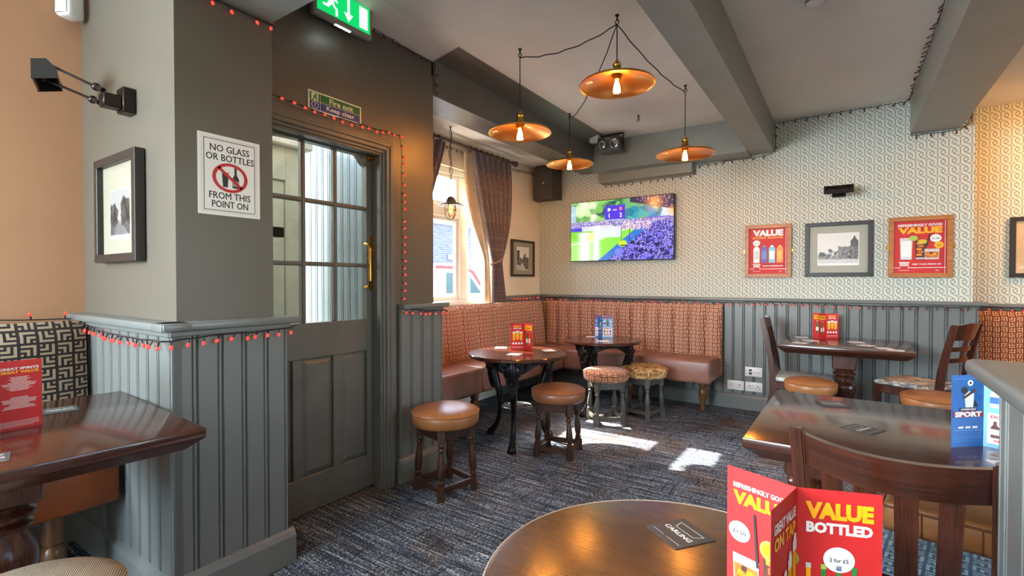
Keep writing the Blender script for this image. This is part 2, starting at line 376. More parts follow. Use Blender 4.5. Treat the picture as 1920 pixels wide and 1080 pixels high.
class Art:
    def __init__(s, W, H, c=(255, 255, 255)): s.W, s.H = W, H; s.a = np.zeros((H, W, 3)); s.a[:] = lin(c); s.y, s.x = np.mgrid[0:H, 0:W]; s.x = (s.x+.5)/W; s.y = (s.y+.5)/H; s.rng = np.random.RandomState(3)
    def on(s, m, c, al=1.0): c = np.array(lin(c)); m = (m*al)[..., None]; s.a = s.a*(1-m)+c*m
    def rect(s, x0, x1, y0, y1, c, al=1.0): s.on(((s.x >= x0) & (s.x < x1) & (s.y >= y0) & (s.y < y1)).astype(float), c, al)
    def ell(s, cx, cy, rx, ry, c, al=1.0, soft=0):
        d = np.sqrt(((s.x-cx)/rx)**2+((s.y-cy)/ry)**2); s.on(np.clip((1-d)/soft, 0, 1) if soft else (d < 1).astype(float), c, al)
    def speck(s, m, cols, p):
        r = s.rng.rand(s.H, s.W); k = s.rng.randint(len(cols), size=(s.H, s.W))
        for i, c in enumerate(cols): s.on((m & (r < p) & (k == i)).astype(float), c)
    def blotch(s, n, box, r, cols, al=.8):
        for _ in range(n):
            x = box[0]+s.rng.rand()*(box[1]-box[0]); y = box[2]+s.rng.rand()*(box[3]-box[2]); q = r*(.5+s.rng.rand())
            s.ell(x, y, q, q*s.W/s.H*.8, cols[s.rng.randint(len(cols))], al)
    def obj(s, name, mat, w_, h_, parent, loc=(0, 0, 0), rotz=0):
        """a printed sheet w_ x h_ in the local xz plane, facing -y, centred"""
        H, W = s.H, s.W
        xs = (np.arange(W)/(W-1)-.5)*w_; zs = (.5-np.arange(H)/(H-1))*h_
        V = np.zeros((H, W, 3)); V[..., 0] = xs[None]; V[..., 2] = zs[:, None]
        i = np.arange((H-1)*(W-1)); r, c = i//(W-1), i % (W-1); a = r*W+c
        Fq = np.stack([a+W, a+W+1, a+1, a], 1)
        me = bpy.data.meshes.new(name); me.from_pydata(V.reshape(-1, 3).tolist(), [], Fq.tolist()); me.materials.append(mat)
        at = me.color_attributes.new('col', 'FLOAT_COLOR', 'POINT'); at.data.foreach_set('color', np.concatenate([s.a.reshape(-1, 3), np.ones((H*W, 1))], 1).astype('f').ravel())
        return link(name, me, parent, loc, rotz)

# ------------------------------------------------------------------ the room
XB, YB, ZC = -3.08, 5.15, 2.70
struct(MB().box(-3.5, 4.7, -3.7, 6.0, -.12, 0).obj('floor', CARPET, smooth=0))
struct(MB().box(-2.25, 4.7, -3.7, 6.0, ZC, ZC+.1).box(-3.2, -2.25, -3.7, 1.17, ZC, ZC+.1).obj('ceiling', CEIL, smooth=0))
struct(MB().box(-3.26, -2.25, 2.38, YB+.1, 2.57, 2.8).obj('ceiling_bay', CEIL, smooth=0))
# back wall: papered breast, deeper recess on its right
struct(MB().box(-3.3, .826, YB, 6.0, 0, ZC).obj('wall_back', WPAPER, smooth=0))
struct(MB().box(.826, 4.7, 5.74, 6.0, 0, ZC).obj('wall_recess', WPAPER, smooth=0))
struct(MB().box(-3.24, -3.02, -3.7, .80, 0, ZC).obj('wall_left', PEACH, smooth=0))
# the rear and right walls, with the openings of the other windows
m = MB()
m.box(-3.24, 4.7, -3.7, -3.5, 0, 1.1).box(-3.24, 4.7, -3.7, -3.5, 2.4, ZC).box(-3.24, -3.0, -3.7, -3.5, 1.1, 2.4).box(-.4, 4.7, -3.7, -3.5, 1.1, 2.4)
struct(m.obj('wall_rear', CREAM, smooth=0))
m = MB(); m.box(4.2, 4.4, -3.5, 6.0, 0, 1.0).box(4.2, 4.4, -3.5, 6.0, 2.4, ZC).box(4.2, 4.4, -3.5, .9, 1.0, 2.4).box(4.2, 4.4, 3.5, 6.0, 1.0, 2.4)
struct(m.obj('wall_right', CREAM, smooth=0))
# bay wall with the window opening
WY0, WY1, WZ0, WZ1 = 2.98, 4.26, .98, 2.30
m = MB(); m.box(-3.3, XB, 2.38, WY0, 0, 2.6).box(-3.3, XB, WY1, YB, 0, 2.6).box(-3.3, XB, WY0, WY1, 0, WZ0).box(-3.3, XB, WY0, WY1, WZ1, 2.6)
struct(m.obj('wall_bay', CREAM, smooth=0))
# door wall: lintel and pier
m = MB(); m.box(-2.45, -2.25, 1.17, 2.002, 2.0, ZC).box(-2.45, -2.25, 2.002, 2.395, 0, ZC).box(-3.3, -2.45, 2.15, 2.395, 0, 2.6)
struct(m.obj('wall_door', SAGE, smooth=0))
struct(MB().box(-3.02, -2.03, .80, 1.17, 0, ZC).obj('wall_pillar', SAGE, smooth=0))
# beams and bulkheads
struct(MB().box(-2.03, 4.2, .62, 1.17, 2.32, ZC).obj('trim_1', BEAM, smooth=0))
struct(MB().box(-.74, -.55, 1.17, YB, 2.41, ZC).obj('trim_2', BEAM, smooth=0))
struct(MB().box(.435, .74, 1.17, 5.74, 2.41, ZC).obj('trim_3', BEAM, smooth=0))
struct(MB().box(-2.25, -.74, 4.86, YB, 2.392, ZC).box(-2.25, -1.257, 5.02, YB, 2.30, 2.392).obj('trim_4', BEAM, smooth=0))
struct(MB().prism([(-2.50, 2.44), (-2.25, 2.44), (-2.22, 2.655), (-2.03, 2.70), (-2.03, 2.72), (-2.50, 2.72)], 'y', 2.395, YB).obj('trim_5', TAUPE, smooth=0))
m = MB()
m.prism([(-2.25, 2.66), (-2.25, 2.72), (-2.03, 2.72), (-2.03, 2.70)], 'y', 1.17, 2.395)
struct(m.obj('trim_6', CEIL, smooth=0))

# ------------------------------------------------------------------ matchboard dado: each board a piece
def wainscot(name, p0, rotz, length, z0, z1, pitch, mat, over0=.04, over1=.04, rail=True, depth=.03, base=True, nm=None, railz=.03, railover=.035):
    """local x along the wall, front to -y; p0 = left end of the front face"""
    root = struct(MB().box(0, length, 0, depth, z0, z1).obj(name, mat, None, (*p0, 0), rotz, smooth=0))
    n = max(1, round(length/pitch)); w_ = length/n
    pr = [(.001, .0), (.006, -.012), (w_-.020, -.012), (w_-.016, -.004), (w_-.012, -.012), (w_-.006, -.012), (w_-.001, 0)]
    pm = MB().prism(pr, 'z', z0, z1).obj('plank', mat, root, (0, 0, 0), 0, smooth=0)
    for i in range(1, n): link('plank', pm.data, root, (i*w_, 0, 0))
    if rail:
        m = MB().box(-over0, length+over1, -.012-railover, depth+.02, z1, z1+railz, .008, 2)
        m.box(-.004, length+.004, -.022, depth, z1-.022, z1, .004).obj('dado_rail', mat, root, smooth=35)
    if base:
        h_ = .145
        m = MB().prism([(.0, 0), (-.032, 0), (-.032, h_-.03), (-.024, h_-.012), (-.012, h_), (.0, h_)], 'x', -.02, length+.02)
        m.obj('baseboard', mat, root, smooth=0)
    return root
# left face (towards the camera) and right face of the pillar, the pier, the back wall, the partition
wainscot('trim_7', (-3.02, .774), 0, 1.03, 0, 1.04, .09, SLATE, 0, .04, depth=.026)
wainscot('trim_8', (-2.002, .762), PI/2, .45, 0, 1.04, .088, SLATE, .04, .04, depth=.028)
wainscot('trim_9', (-2.222, 2.07), PI/2, .372, 0, 1.05, .09, SLATE, .0, .035, depth=.028)
wainscot('trim_10', (-3.06, 5.112), 0, 3.915, 0, 1.03, .0911, SLATE, 0, .045, depth=.036)
struct(MB().box(.800, .855, 5.14, 5.74, 0, 1.03).box(.80, .90, 5.16, 5.74, 1.03, 1.06, .006).obj('trim_11', SLATE, smooth=0))
wainscot('trim_12', (-3.05, 4.32), PI/2, .80, 0, 1.03, .09, SLATE, 0, 0, depth=.028, base=False)
wainscot('trim_13', (.86, 5.70), 0, 3.3, 0, 1.0, .11, SLATE, 0, 0, depth=.036)
# low partition beside the camera
root = struct(MB().box(.262, .37, -.2, 1.315, 0, 1.03).obj('wall_partition', SLATE, smooth=0))
pr = lambda w_: [(0, .001), (.012, .006), (.012, w_-.02), (.004, w_-.016), (.012, w_-.012), (.012, w_-.006), (0, w_-.001)]
for i, (a, b) in enumerate([(1.262, 1.315)] + [(1.262-.11*(k+1), 1.262-.11*k) for k in range(13)]):
    m = MB(); m.M = Matrix.Translation((.262, a, 0)) @ Matrix.Diagonal((-1, 1, 1, 1)); m.prism(pr(b-a), 'z', 0, 1.03).obj('plank', SLATE, root, smooth=0)
MB().box(.205, .43, -.22, 1.358, 1.03, 1.062, .012, 3).obj('cap_rail', SLATE, root, smooth=50)
struct(MB().prism([(-3.02, 0), (-2.99, 0), (-2.99, .12), (-3.0, .145), (-3.02, .145)], 'y', -3.5, .77).obj('baseboard_left', SLATE, smooth=0))

# ------------------------------------------------------------------ door with its architrave
m = MB()
for a, b, x in ((0, .125, -2.234), (.012, .10, -2.222), (.028, .085, -2.208), (.05, .068, -2.200)):
    m.box(-2.26, x, 1.935+a, 1.935+b, 0, 1.95+b, .003); m.box(-2.26, x, 1.18, 1.935+a-.0005, 1.95+a, 1.95+b, .003)
m.box(-2.304, -2.24, 1.938, 2.001, 0, 1.999); m.box(-2.304, -2.24, 1.18, 1.938, 1.953, 1.999); m.box(-2.44, -2.36, 1.975, 2.001, 0, 1.999)
struct(m.obj('trim_14', TAUPE, smooth=35))
DX0, DX1 = -2.352, -2.308
door = struct(MB().box(DX0, DX1, 1.897, 1.993, .012, 1.985, .002).obj('door_1', DOORP, smooth=0))
def dpart(name, m, mat=DOORP, par=None, sm=35): return m.obj(name, mat, par or door, smooth=sm)
dpart('stile', MB().box(DX0, DX1, 1.175, 1.30, .012, 1.985, .003))
dpart('lock_rail', MB().box(DX0, DX1, 1.30, 1.897, .815, 1.0, .003)); dpart('bottom_rail', MB().box(DX0, DX1, 1.30, 1.897, .012, .20, .003))
arch = [(1.30, 1.985), (1.30, 1.895)] + [(1.30+.05*k/6, 1.895+.045*(.5-.5*math.cos(PI*k/6))) for k in range(1, 7)] + [(1.46, 1.945), (1.74, 1.945)] + \
       [(1.83+.067*k/8, 1.945-.055*(.5-.5*math.cos(PI*k/8))) for k in range(0, 9)] + [(1.897, 1.985)]
dpart('top_rail', MB().prism(arch, 'x', DX0, DX1))
for yy in (1.498, 1.691): dpart('muntin', MB().box(DX0+.006, DX1-.004, yy-.0115, yy+.0115, 1.0, 1.945, .005))
for zz in (1.642, 1.311): dpart('muntin', MB().box(DX0+.008, DX1-.006, 1.30, 1.897, zz-.0115, zz+.0115, .005))
ys = (1.30, 1.4865, 1.5095, 1.6795, 1.7025, 1.897); zs = (1.0, 1.2995, 1.3225, 1.6305, 1.6535, 1.96)
DGL = glass('door_glass', (.93, .97, .96, 1), .02)
for i in range(3):
    for j in range(3): dpart('pane', MB().box(-2.334, -2.330, ys[2*i]-.004, ys[2*i+1]+.004, zs[2*j]-.004, zs[2*j+1]+.004 if j < 2 else 1.94 if i == 1 else 1.915), DGL, sm=0)
for yy in (1.455, 1.695): dpart('mid_stile', MB().box(DX0, DX1, yy-.027, yy+.027, .20, .815, .003))
for a, b in ((1.30, 1.428), (1.482, 1.668), (1.722, 1.897)):
    m = MB(); y0, y1, z0, z1 = a, b, .20, .815; q = .028
    A = [m.v((DX1-.018, y, z)) for y, z in ((y0, z0), (y1, z0), (y1, z1), (y0, z1))]; B = [m.v((DX1-.002, y, z)) for y, z in ((y0+q, z0+q), (y1-q, z0+q), (y1-q, z1-q), (y0+q, z1-q))]
    for k in range(4): m.f([A[k], A[(k+1) % 4], B[(k+1) % 4], B[k]])
    m.f(B); dpart('raised_panel', m, sm=0)
m = MB().box(DX1, DX1+.003, 1.914, 1.992, 1.165, 1.485, .001).obj('push_plate', BRASS, door, smooth=30)
m = MB(); m.tube([(DX1, 1.884, 1.435), (DX1+.035, 1.884, 1.43), (DX1+.045, 1.884, 1.40), (DX1+.045, 1.884, 1.22), (DX1+.035, 1.884, 1.19), (DX1, 1.884, 1.185)], .009, 8); m.obj('pull_handle', BRASS, door, smooth=60)
m = MB().box(DX1, DX1+.012, 1.90, 1.95, 1.925, 1.950, .003).box(DX1+.012, DX1+.026, 1.91, 1.958, 1.930, 1.944, .003); m.obj('latch_catch', BRASS, door, smooth=30)

PORCH = plain('pale_porch_paint', rgb(116, 132, 134), .4); PCREAM = plain('porch_cream_paint', rgb(176, 172, 152), .5)
# the porch behind the door: ribbed white side wall, cream outer door frame, dark panes
root = struct(MB().box(-3.9, -2.46, 2.13, 2.15, 0, 2.9).obj('wall_porch', PORCH, smooth=0))
pr = [(.001, 0), (.004, -.012), (.05, -.012), (.053, -.003), (.056, -.012), (.068, -.012), (.070, 0)]
pm = MB().prism(pr, 'z', 0, 2.9).obj('plank', PORCH, root, (-3.9, 2.13, 0), smooth=0)
for i in range(1, 20): link('plank', pm.data, root, (-3.9+i*.072, 2.13, 0))
root = struct(MB().box(-3.16, -3.06, 1.85, 1.99, 0, 2.25, .006).obj('door_2', PCREAM, smooth=35))
MB().box(-3.16, -3.05, 1.19, 1.85, 1.88, 1.99, .006).box(-3.18, -3.0, 1.19, 2.02, 2.10, 2.16, .01).box(-3.16, -3.06, 1.19, 1.85, 1.99, 2.10).obj('head_rail', PCREAM, root, smooth=35)
MB().box(-3.15, -3.07, 1.19, 1.85, 1.50, 1.58, .006).box(-3.15, -3.07, 1.19, 1.85, 0, .9, .006).box(-3.15, -3.07, 1.70, 1.85, .9, 1.88, .006).obj('rail', PCREAM, root, smooth=35)
MB().box(-3.13, -3.11, 1.19, 1.70, .9, 1.50).box(-3.13, -3.11, 1.19, 1.70, 1.58, 1.88).obj('pane', plain('dusky_glass', rgb(92, 112, 128), .08), root, smooth=0)

# ------------------------------------------------------------------ bay window: frame, mullion, transom, panes, sill
win = struct(MB().box(-3.20, -3.13, WY0, WY0+.06, WZ0, WZ1, .006).box(-3.20, -3.13, WY1-.06, WY1, WZ0, WZ1, .006).box(-3.20, -3.13, WY0+.06, WY1-.06, WZ1-.06, WZ1, .006).box(-3.20, -3.13, WY0+.06, WY1-.06, WZ0, WZ0+.06, .006).obj('window_1', WHITE, smooth=35))
MB().box(-3.20, -3.125, 3.70, 3.82, WZ0+.06, WZ1-.06, .006).obj('mullion', WHITE, win, smooth=35)
for a, b in ((WY0+.06, 3.70), (3.82, WY1-.06)):
    MB().box(-3.20, -3.125, a, b, 1.83, 1.94, .006).obj('transom', WHITE, win, smooth=35)
    for z0, z1 in ((WZ0+.06, 1.83), (1.94, WZ1-.06)):
        m = MB(); q = .035
        m.box(-3.185, -3.145, a, a+q, z0, z1, .005).box(-3.185, -3.145, b-q, b, z0, z1, .005).box(-3.185, -3.145, a+q, b-q, z0, z0+q, .005).box(-3.185, -3.145, a+q, b-q, z1-q, z1, .005)
        s = m.obj('sash', WHITE, win, smooth=35)
        MB().box(-3.167, -3.163, a+q, b-q, z0+q, z1-q).obj('pane', GLASS, s, smooth=0)
MB().box(-3.14, -3.04, WY0-.03, WY1+.03, WZ0-.03, WZ0, .008).obj('sill', WHITE, win, smooth=35)

# ------------------------------------------------------------------ outside
struct(MB().box(-40, -3.32, -12, 40, -.32, -.30).obj('street_ground', TARMAC, smooth=0))
b = thing('brick_building', 'long low grey brick building across the street seen through the bay window', 'building', (-12, 12, -.30))
MB().box(-5, 0, -14, 2.9, 0, 3.55).obj('wall', BRICK, b, smooth=0)
MB().box(-5.1, .12, -14.1, 3.0, 3.55, 3.68, .02).obj('parapet', plain('stone_coping', rgb(150, 148, 150), .8), b, smooth=0)
MB().box(0, .16, 1.52, 1.85, 2.30, 2.50, .03).obj('bulkhead_lamp', WPLAST, b)
MB().box(0, .04, 2.30, 2.66, .02, 2.15, .01).obj('door', WHITE, b, smooth=0)
v_ = thing('white_van', 'white panel van parked in the street outside the bay window', 'van', (-8.4, 7.05, -.36))
prof = [(-2.6, .35), (-2.6, 1.9), (-2.45, 1.98), (1.9, 1.98), (2.25, 1.85), (2.85, 1.25), (3.55, 1.08), (3.7, .9), (3.7, .35)]
m = MB().prism([(y, z) for y, z in prof], 'x', -.9, .9); bmesh.ops.bevel(m.b, geom=list(m.b.edges), offset=.06, segments=2, affect='EDGES'); m.obj('body', VANW, v_)
MB().prism([(1.35, 1.30), (1.35, 1.78), (2.15, 1.74), (2.65, 1.28)], 'x', .895, .915).obj('side_window', plain('van_glass', rgb(60, 84, 86), .08), v_, smooth=0)
MB().prism([(1.0, 1.86), (2.0, 1.86), (2.28, 1.76), (2.70, 1.36), (2.78, 1.36), (2.36, 1.82), (2.04, 1.93), (1.0, 1.93)], 'x', .895, .912).obj('red_stripe', REDP, v_, smooth=0)
for y in (-1.7, 2.7):
    m = MB(); m.M = Matrix.Translation((.8, y, .34)) @ Matrix.Rotation(PI/2, 4, 'Y'); m.lathe([(.2, -.1), (.33, -.1), (.34, 0), (.33, .11), (.2, .11)], 20).obj('wheel', BLACKP, v_)

# ------------------------------------------------------------------ corner bench and the other benches
def channels(par, mat, p0, d, n_, length, z0, z1, lean, depth, name='back_channel'):
    """upholstered upright channels; p0 = bottom front start, d = unit direction along the bench, n_ = unit normal to the front"""
    n = n_cnt(length); w_ = length/n
    for i in range(n):
        def fn(s, t_, i=i):
            a = (i+s)*w_; bul = .034*math.sin(PI*min(max(s, 0), 1))**.6 if 0 < s < 1 else 0
            z = z0+(z1-z0)*t_; top = 0 if t_ < .9 else .035*((t_-.9)/.1)**2
            off = -lean*t_ + bul*(1 if t_ < .97 else .6) - top
            return (p0[0]+d[0]*a+n_[0]*off, p0[1]+d[1]*a+n_[1]*off, z)
        m = MB(); m.grid(fn, 8, 10)
        f2 = lambda s, t_: fn(s, t_); 
        back = []
        for s in (0, 1):
            for t_ in (0, 1): pass
        m.obj(name, mat, par, smooth=80, normals=False)
def n_cnt(l): return max(1, round(l/channel_w))
BENCH = []
def bench_leg(par, x, y, h_):
    MB().lathe([(.022, 0), (.026, .02), (.020, .05), (.030, .085), (.036, .12), (.040, .16), (.036, .20), (.026, .212), (.036, .222), (.036, h_)], 16, (x, y)).obj('leg', LEGW, par)
def cushion(par, mat, x0, x1, y0, y1, z0, z1, bev=.03):
    MB().box(x0, x1, y0, y1, z0, z1, bev, 4).obj('seat_cushion', mat, par, smooth=50)
bn = thing('corner_bench', 'long L-shaped corner bench, brown maze fabric back over mauve-brown leather seat', 'bench', (0, 0, 0))
SZ, BZ = .50, .285
for a, b in ((2.47, 3.24), (3.243, 4.60)): cushion(bn, MAUVE, -3.03, -2.48, a, b, BZ, SZ)
cushion(bn, MAUVE, -3.03, -2.48, 4.603, 5.06, BZ, SZ); cushion(bn, MAUVE, -2.477, -1.75, 4.62, 5.06, BZ, SZ); cushion(bn, MAUVE, -1.747, -.985, 4.62, 5.06, BZ, SZ)
channel_w = .15
channels(bn, BROWNF, (-2.90, 5.00), (1, 0), (0, -1), 1.93, .47, .995, .02, .1)
channel_w = .24
channels(bn, BROWNF, (-2.905, 2.50), (0, 1), (1, 0), 2.50, .47, .995, .05, .1)
m = MB().box(-3.045, -.975, 5.035, 5.095, .30, .985, .012, 2).box(-3.045, -2.975, 2.49, 5.03, .30, .985, .012, 2); m.obj('back_frame', BROWNF, bn)
for x, y in ((-2.60, 3.27), (-2.60, 2.62), (-2.60, 4.55), (-1.80, 4.80), (-1.10, 4.84)): bench_leg(bn, x, y, BZ)
b2 = thing('wall_bench', 'orange leather bench with a black maze fabric back against the peach wall', 'bench', (0, 0, 0))
cushion(b2, ORANGE, -2.96, -2.41, -.9, .745, .335, .50, .018)
channel_w = .42
channels(b2, BLACKF, (-2.775, -.9), (0, 1), (1, 0), 1.645, .46, 1.045, .03, .1)
MB().box(-2.985, -2.815, -.9, .745, .30, 1.035, .012, 2).obj('back_frame', BLACKF, b2)
for y in (.56, -.2): bench_leg(b2, -2.50, y, .34)
b3 = thing('recess_bench', 'rust maze fabric bench back in the right-hand recess behind the partition', 'bench', (0, 0, 0))
cushion(b3, ORANGE, .93, 2.9, 5.05, 5.6, .30, .48)
channel_w = .35
channels(b3, RUSTF, (.90, 5.56), (1, 0), (0, -1), 2.0, .44, .975, .03, .1)
MB().box(.90, 2.9, 5.60, 5.685, .26, .965, .012, 2).obj('back_frame', RUSTF, b3)
for x in (1.05, 2.7): bench_leg(b3, x, 5.15, .30)

# ------------------------------------------------------------------ stools
def make_stool(label, seat, wd, loc, rotz, h_=.48, R=.19, group='pub stools', th=.095, spread=.115, bev=.03):
    t_ = thing('stool', label, 'stool', loc, rotz, group)
    pr = [(.01, h_-th), (R-.018, h_-th), (R-.004, h_-th+.012), (R, h_-th*.55), (R-.001, h_-.030), (R-.004, h_-.027), (R+.003, h_-.022), (R-.004, h_-.016), (R-.03, h_-.004), (R*.5, h_+.004), (.001, h_+.006)]
    MB().lathe(pr, 40).obj('seat_pad', seat, t_, smooth=50)
    za = h_-th
    m = MB(); q = spread-.012
    for k in range(4):
        m.M = Matrix.Rotation(PI/2*k, 4, 'Z'); m.box(-q, q, -q-.013, -q+.009, za-.065, za, .003)
    m.obj('apron', wd, t_)
    lm = None
    for k in range(4):
        if lm is None:
            a = spread-.012
            def sh(z): s = a+(1-z/za)*.016; return (s, s)
            m = MB(); L = za
            m.lathe([(.027, 0), (.027, .008), (.027, .085)], 4, shift=sh)
            m.lathe([(.015, .083), (.021, .095), (.021, .103), (.014, .112), (.020, .125), (.024, .150), (.022, .185), (.015, L-.145), (.013, L-.125), (.020, L-.115), (.020, L-.108), (.014, L-.10), (.021, L-.085), (.018, L-.078)], 12, shift=sh)
            m.lathe([(.028, L-.08), (.028, L)], 4, shift=sh)
            # square blocks come out turned 45 degrees from a 4-sided lathe; turn them back
            for v in m.b.verts: pass
            lo = m.obj('leg', wd, t_, smooth=35); lm = lo.data
        else: link('leg', lm, t_, rotz=PI/2*k)
    m = MB(); q = spread+.0
    for k in range(4):
        m.M = Matrix.Rotation(PI/2*k, 4, 'Z'); m.box(-q+.018, q-.018, -q-.010, -q+.008, .038, .072, .003)
    m.obj('stretcher', wd, t_)
    return t_
make_stool('tan leather stool standing closest to the door', TAN, STOOLW, (-1.93, 2.155, 0), math.radians(-12), .485, .197)
make_stool('plain brown leather stool beside the round iron table, between door and window bay', BROWN, STOOLW, (-1.675, 3.06, 0), math.radians(12), .475, .19)
make_stool('stool with rust maze fabric seat in the sun patch, grey turned legs', RUSTF, STOOLG, (-1.70, 3.96, 0), math.radians(40), .465, .195)
make_stool('stool with gold fan-patterned seat by the corner bench, grey legs', GOLDF, STOOLG, (-1.50, 4.35, 0), math.radians(75), .455, .205)
make_stool('tan leather stool at the square back table, before the chair facing right', TAN, STOOLW, (-.195, 4.10, 0), 0, .52, .165)
make_stool('tan leather stool at the square back table, behind the blue leaflet', TAN, STOOLW, (.48, 3.99, 0), .5, .52, .18)
make_stool('stool with beige tweed seat under the edge of the left-hand table', TWEED, STOOLW, (-1.60, .295, 0), .3, .48, .20)

# ------------------------------------------------------------------ tables
def iron_table(label, loc, rot, h_=.68, R=.36, top=DKWOOD):
    t_ = thing('iron_table', label, 'table', loc, 0, 'cast iron pedestal pub tables')
    MB().lathe([(.01, h_-.03), (R-.012, h_-.03), (R, h_-.022), (R, h_-.006), (R-.006, h_), (.001, h_)], 56).obj('table_top', top, t_, smooth=40)
    lm = None
    for k in range(3):
        if lm is None:
            m = MB()
            path = [(.255, h_-.04, .020), (.262, h_-.09, .026), (.25, h_-.15, .030), (.222, h_-.22, .027), (.190, h_-.30, .021), (.172, h_-.38, .017), (.168, .24, .0155), (.180, .17, .015), (.205, .105, .016), (.238, .060, .019), (.262, .035, .024), (.272, .018, .025), (.276, .002, .018)]
            m.tube([(r, 0, z) for r, z, _ in path], [q*1.28 for *_, q in path], 10, up=(0, 1, 0))
            # knee bracket plate, shield and scrolls
            pl = [(.0, h_-.30), (.030, h_-.245), (.042, h_-.19), (.050, h_-.14), (.070, h_-.105), (.088, h_-.06), (.092, h_-.032)]
            m.prism([(y, z) for y, z in pl] + [(-y, z) for y, z in pl[:0:-1]], 'x', .226, .262)
            for dz, sc, bx in ((-.10, (.55, 1.25, 1.3), .048), (-.165, (.5, 1.0, 1.2), .045), (-.225, (.5, .75, 1.1), .036)): m.ball((.262 if dz > -.15 else .246 if dz > -.2 else .226, 0, h_+dz), bx, 12, 8, sc)
            for s in (-1, 1):
                m.torus(.022, .008, (.266, s*.060, h_-.065), 12, 6, 'x'); m.torus(.017, .007, (.264, s*.040, h_-.128), 12, 6, 'x'); m.torus(.012, .006, (.262, s*.028, h_-.185), 10, 6, 'x'); m.ball((.266, s*.060, h_-.065), .010, 8, 5)
                m.ball((.27, s*.02, h_-.16), .012, 8, 5); m.ball((.276, s*.024, .012), .016, 8, 5, (1.1, .7, .75)); m.ball((.286, 0, .012), .016, 8, 5, (1, .8, .75))
            m.ball((.288, 0, h_-.10), .016, 8, 5); m.ball((.275, 0, h_-.19), .014, 8, 5)
            m.tube([(.255, 0, h_-.035), (.15, 0, h_-.035), (.0, 0, h_-.035)], .012, 6)
            m.tube([(.17, 0, .27), (.118, 0, .27)], .009, 6)
            lo = m.obj('leg', IRON, t_, rotz=rot, smooth=60); lm = lo.data
        else: link('leg', lm, t_, rotz=rot+2*PI*k/3)
    # pierced apron between the legs
    m = MB(); n = 72
    ring = []
    for i in range(n):
        a = rot+2*PI*i/n; ph = (i % 24)/24; dip = .058+.085*abs(math.cos(PI*ph))**2.4
        ring.append([m.v((r*math.cos(a), r*math.sin(a), z)) for r, z in ((.246, h_-.031), (.246, h_-dip), (.234, h_-dip), (.234, h_-.031))])
    for i in range(n):
        A, B = ring[i], ring[(i+1) % n]
        for k in range(4): m.f([A[k], B[k], B[(k+1) % 4], A[(k+1) % 4]])
    for k in range(3):
        for q in (-36, -22, 22, 36, 60):
            a = rot+2*PI*k/3+math.radians(q); dz = .070 if abs(q) < 30 else .052
            m.ball((.247*math.cos(a), .247*math.sin(a), h_-dz), .013, 8, 5, (1, 1, .9))
    m.obj('apron', IRON, t_, smooth=40)
    m = MB(); m.torus(.112, .009, (0, 0, .27), 32, 8); m.torus(.078, .006, (0, 0, .27), 28, 6); m.torus(.040, .006, (0, 0, .27), 20, 6); m.ball((0, 0, .27), .02, 10, 6, (1, 1, .5))
    for k in range(12):
        a = PI*k/6; m.tube([(.02*math.cos(a), .02*math.sin(a), .27), (.112*math.cos(a+.3), .112*math.sin(a+.3), .27)], .005, 6)
    m.obj('under_shelf', plain('worn_iron', rgb(120, 122, 126), .3, .8), t_, smooth=60)
    return t_
iron_table('round mahogany table on black iron legs nearest the door, red leaflet on it', (-2.05, 3.10, 0), math.radians(-65), .68, .37)
iron_table('round table on ornate iron legs in the bench corner, blue leaflet on it', (-1.87, 4.26, 0), math.radians(15), .68, .36)
def pedestal(par, x, y, h_, wd, s=1.0):
    q = .078*s
    MB().box(x-q, x+q, y-q, y+q, h_-.14, h_, .008).obj('column_block', wd, par)
    MB().lathe([(.085*s, .12), (.092*s, .15), (.080*s, .17), (.055*s, .20), (.050*s, .24), (.070*s, .32), (.082*s, .38), (.078*s, .42), (.058*s, h_-.24), (.052*s, h_-.225), (.070*s, h_-.215), (.070*s, h_-.205), (.056*s, h_-.196), (.076*s, h_-.182), (.076*s, h_-.170), (.06*s, h_-.158), (.07*s, h_-.14)], 24, (x, y)).obj('turned_column', wd, par, smooth=50)
    for k in range(4):
        m = MB(); m.M = Matrix.Translation((x, y, 0)) @ Matrix.Rotation(PI/2*k, 4, 'Z')
        m.prism([(x*s**4 if s < 1 else x, z) for x, z in [(.03, .05), (.03, .13), (.10, .13), (.22, .075), (.30, .06), (.32, .04), (.32, 0), (.25, 0), (.22, .03)]], 'y', -.032, .032).obj('foot', wd, par, smooth=0)
def square_table(label, loc, rotz, W, D, h_, s=1.0, cols=(0,)):
    t_ = thing('square_table', label, 'table', loc, rotz, 'square mahogany pedestal tables')
    a, b = W/2, D/2
    MB().box(-a, a, -b, b, h_-.030, h_, .004, 2).obj('table_top', DKWOOD, t_, smooth=40)
    m = MB()   # chamfered lipping under the top
    A = [m.v(p) for p in ((-a+.002, -b+.002, h_-.030), (a-.002, -b+.002, h_-.030), (a-.002, b-.002, h_-.030), (-a+.002, b-.002, h_-.030))]
    B = [m.v(p) for p in ((-a+.045, -b+.045, h_-.066), (a-.045, -b+.045, h_-.066), (a-.045, b-.045, h_-.066), (-a+.045, b-.045, h_-.066))]
    for k in range(4): m.f([A[k], A[(k+1) % 4], B[(k+1) % 4], B[k]])
    m.f(A); m.f(B); m.obj('lipping', DKWOOD, t_, smooth=0)
    for cx in cols: pedestal(t_, cx, 0, h_-.066, DKWOODV, s)
    return t_
square_table('square mahogany table against the back wainscot with red leaflet and fan of mats', (.005, 4.63, 0), math.radians(-2), .82, .82, .74)
square_table('large square mahogany table behind the bow-backed chair, blue sports leaflet on it', (.36, 2.03, 0), math.radians(-1), 1.22, .80, .74, .9, (-.46, .44))
square_table('square mahogany table at the black maze bench, left of the pillar', (-2.06, .34, 0), math.radians(-3), .84, .80, .77, 1.1)
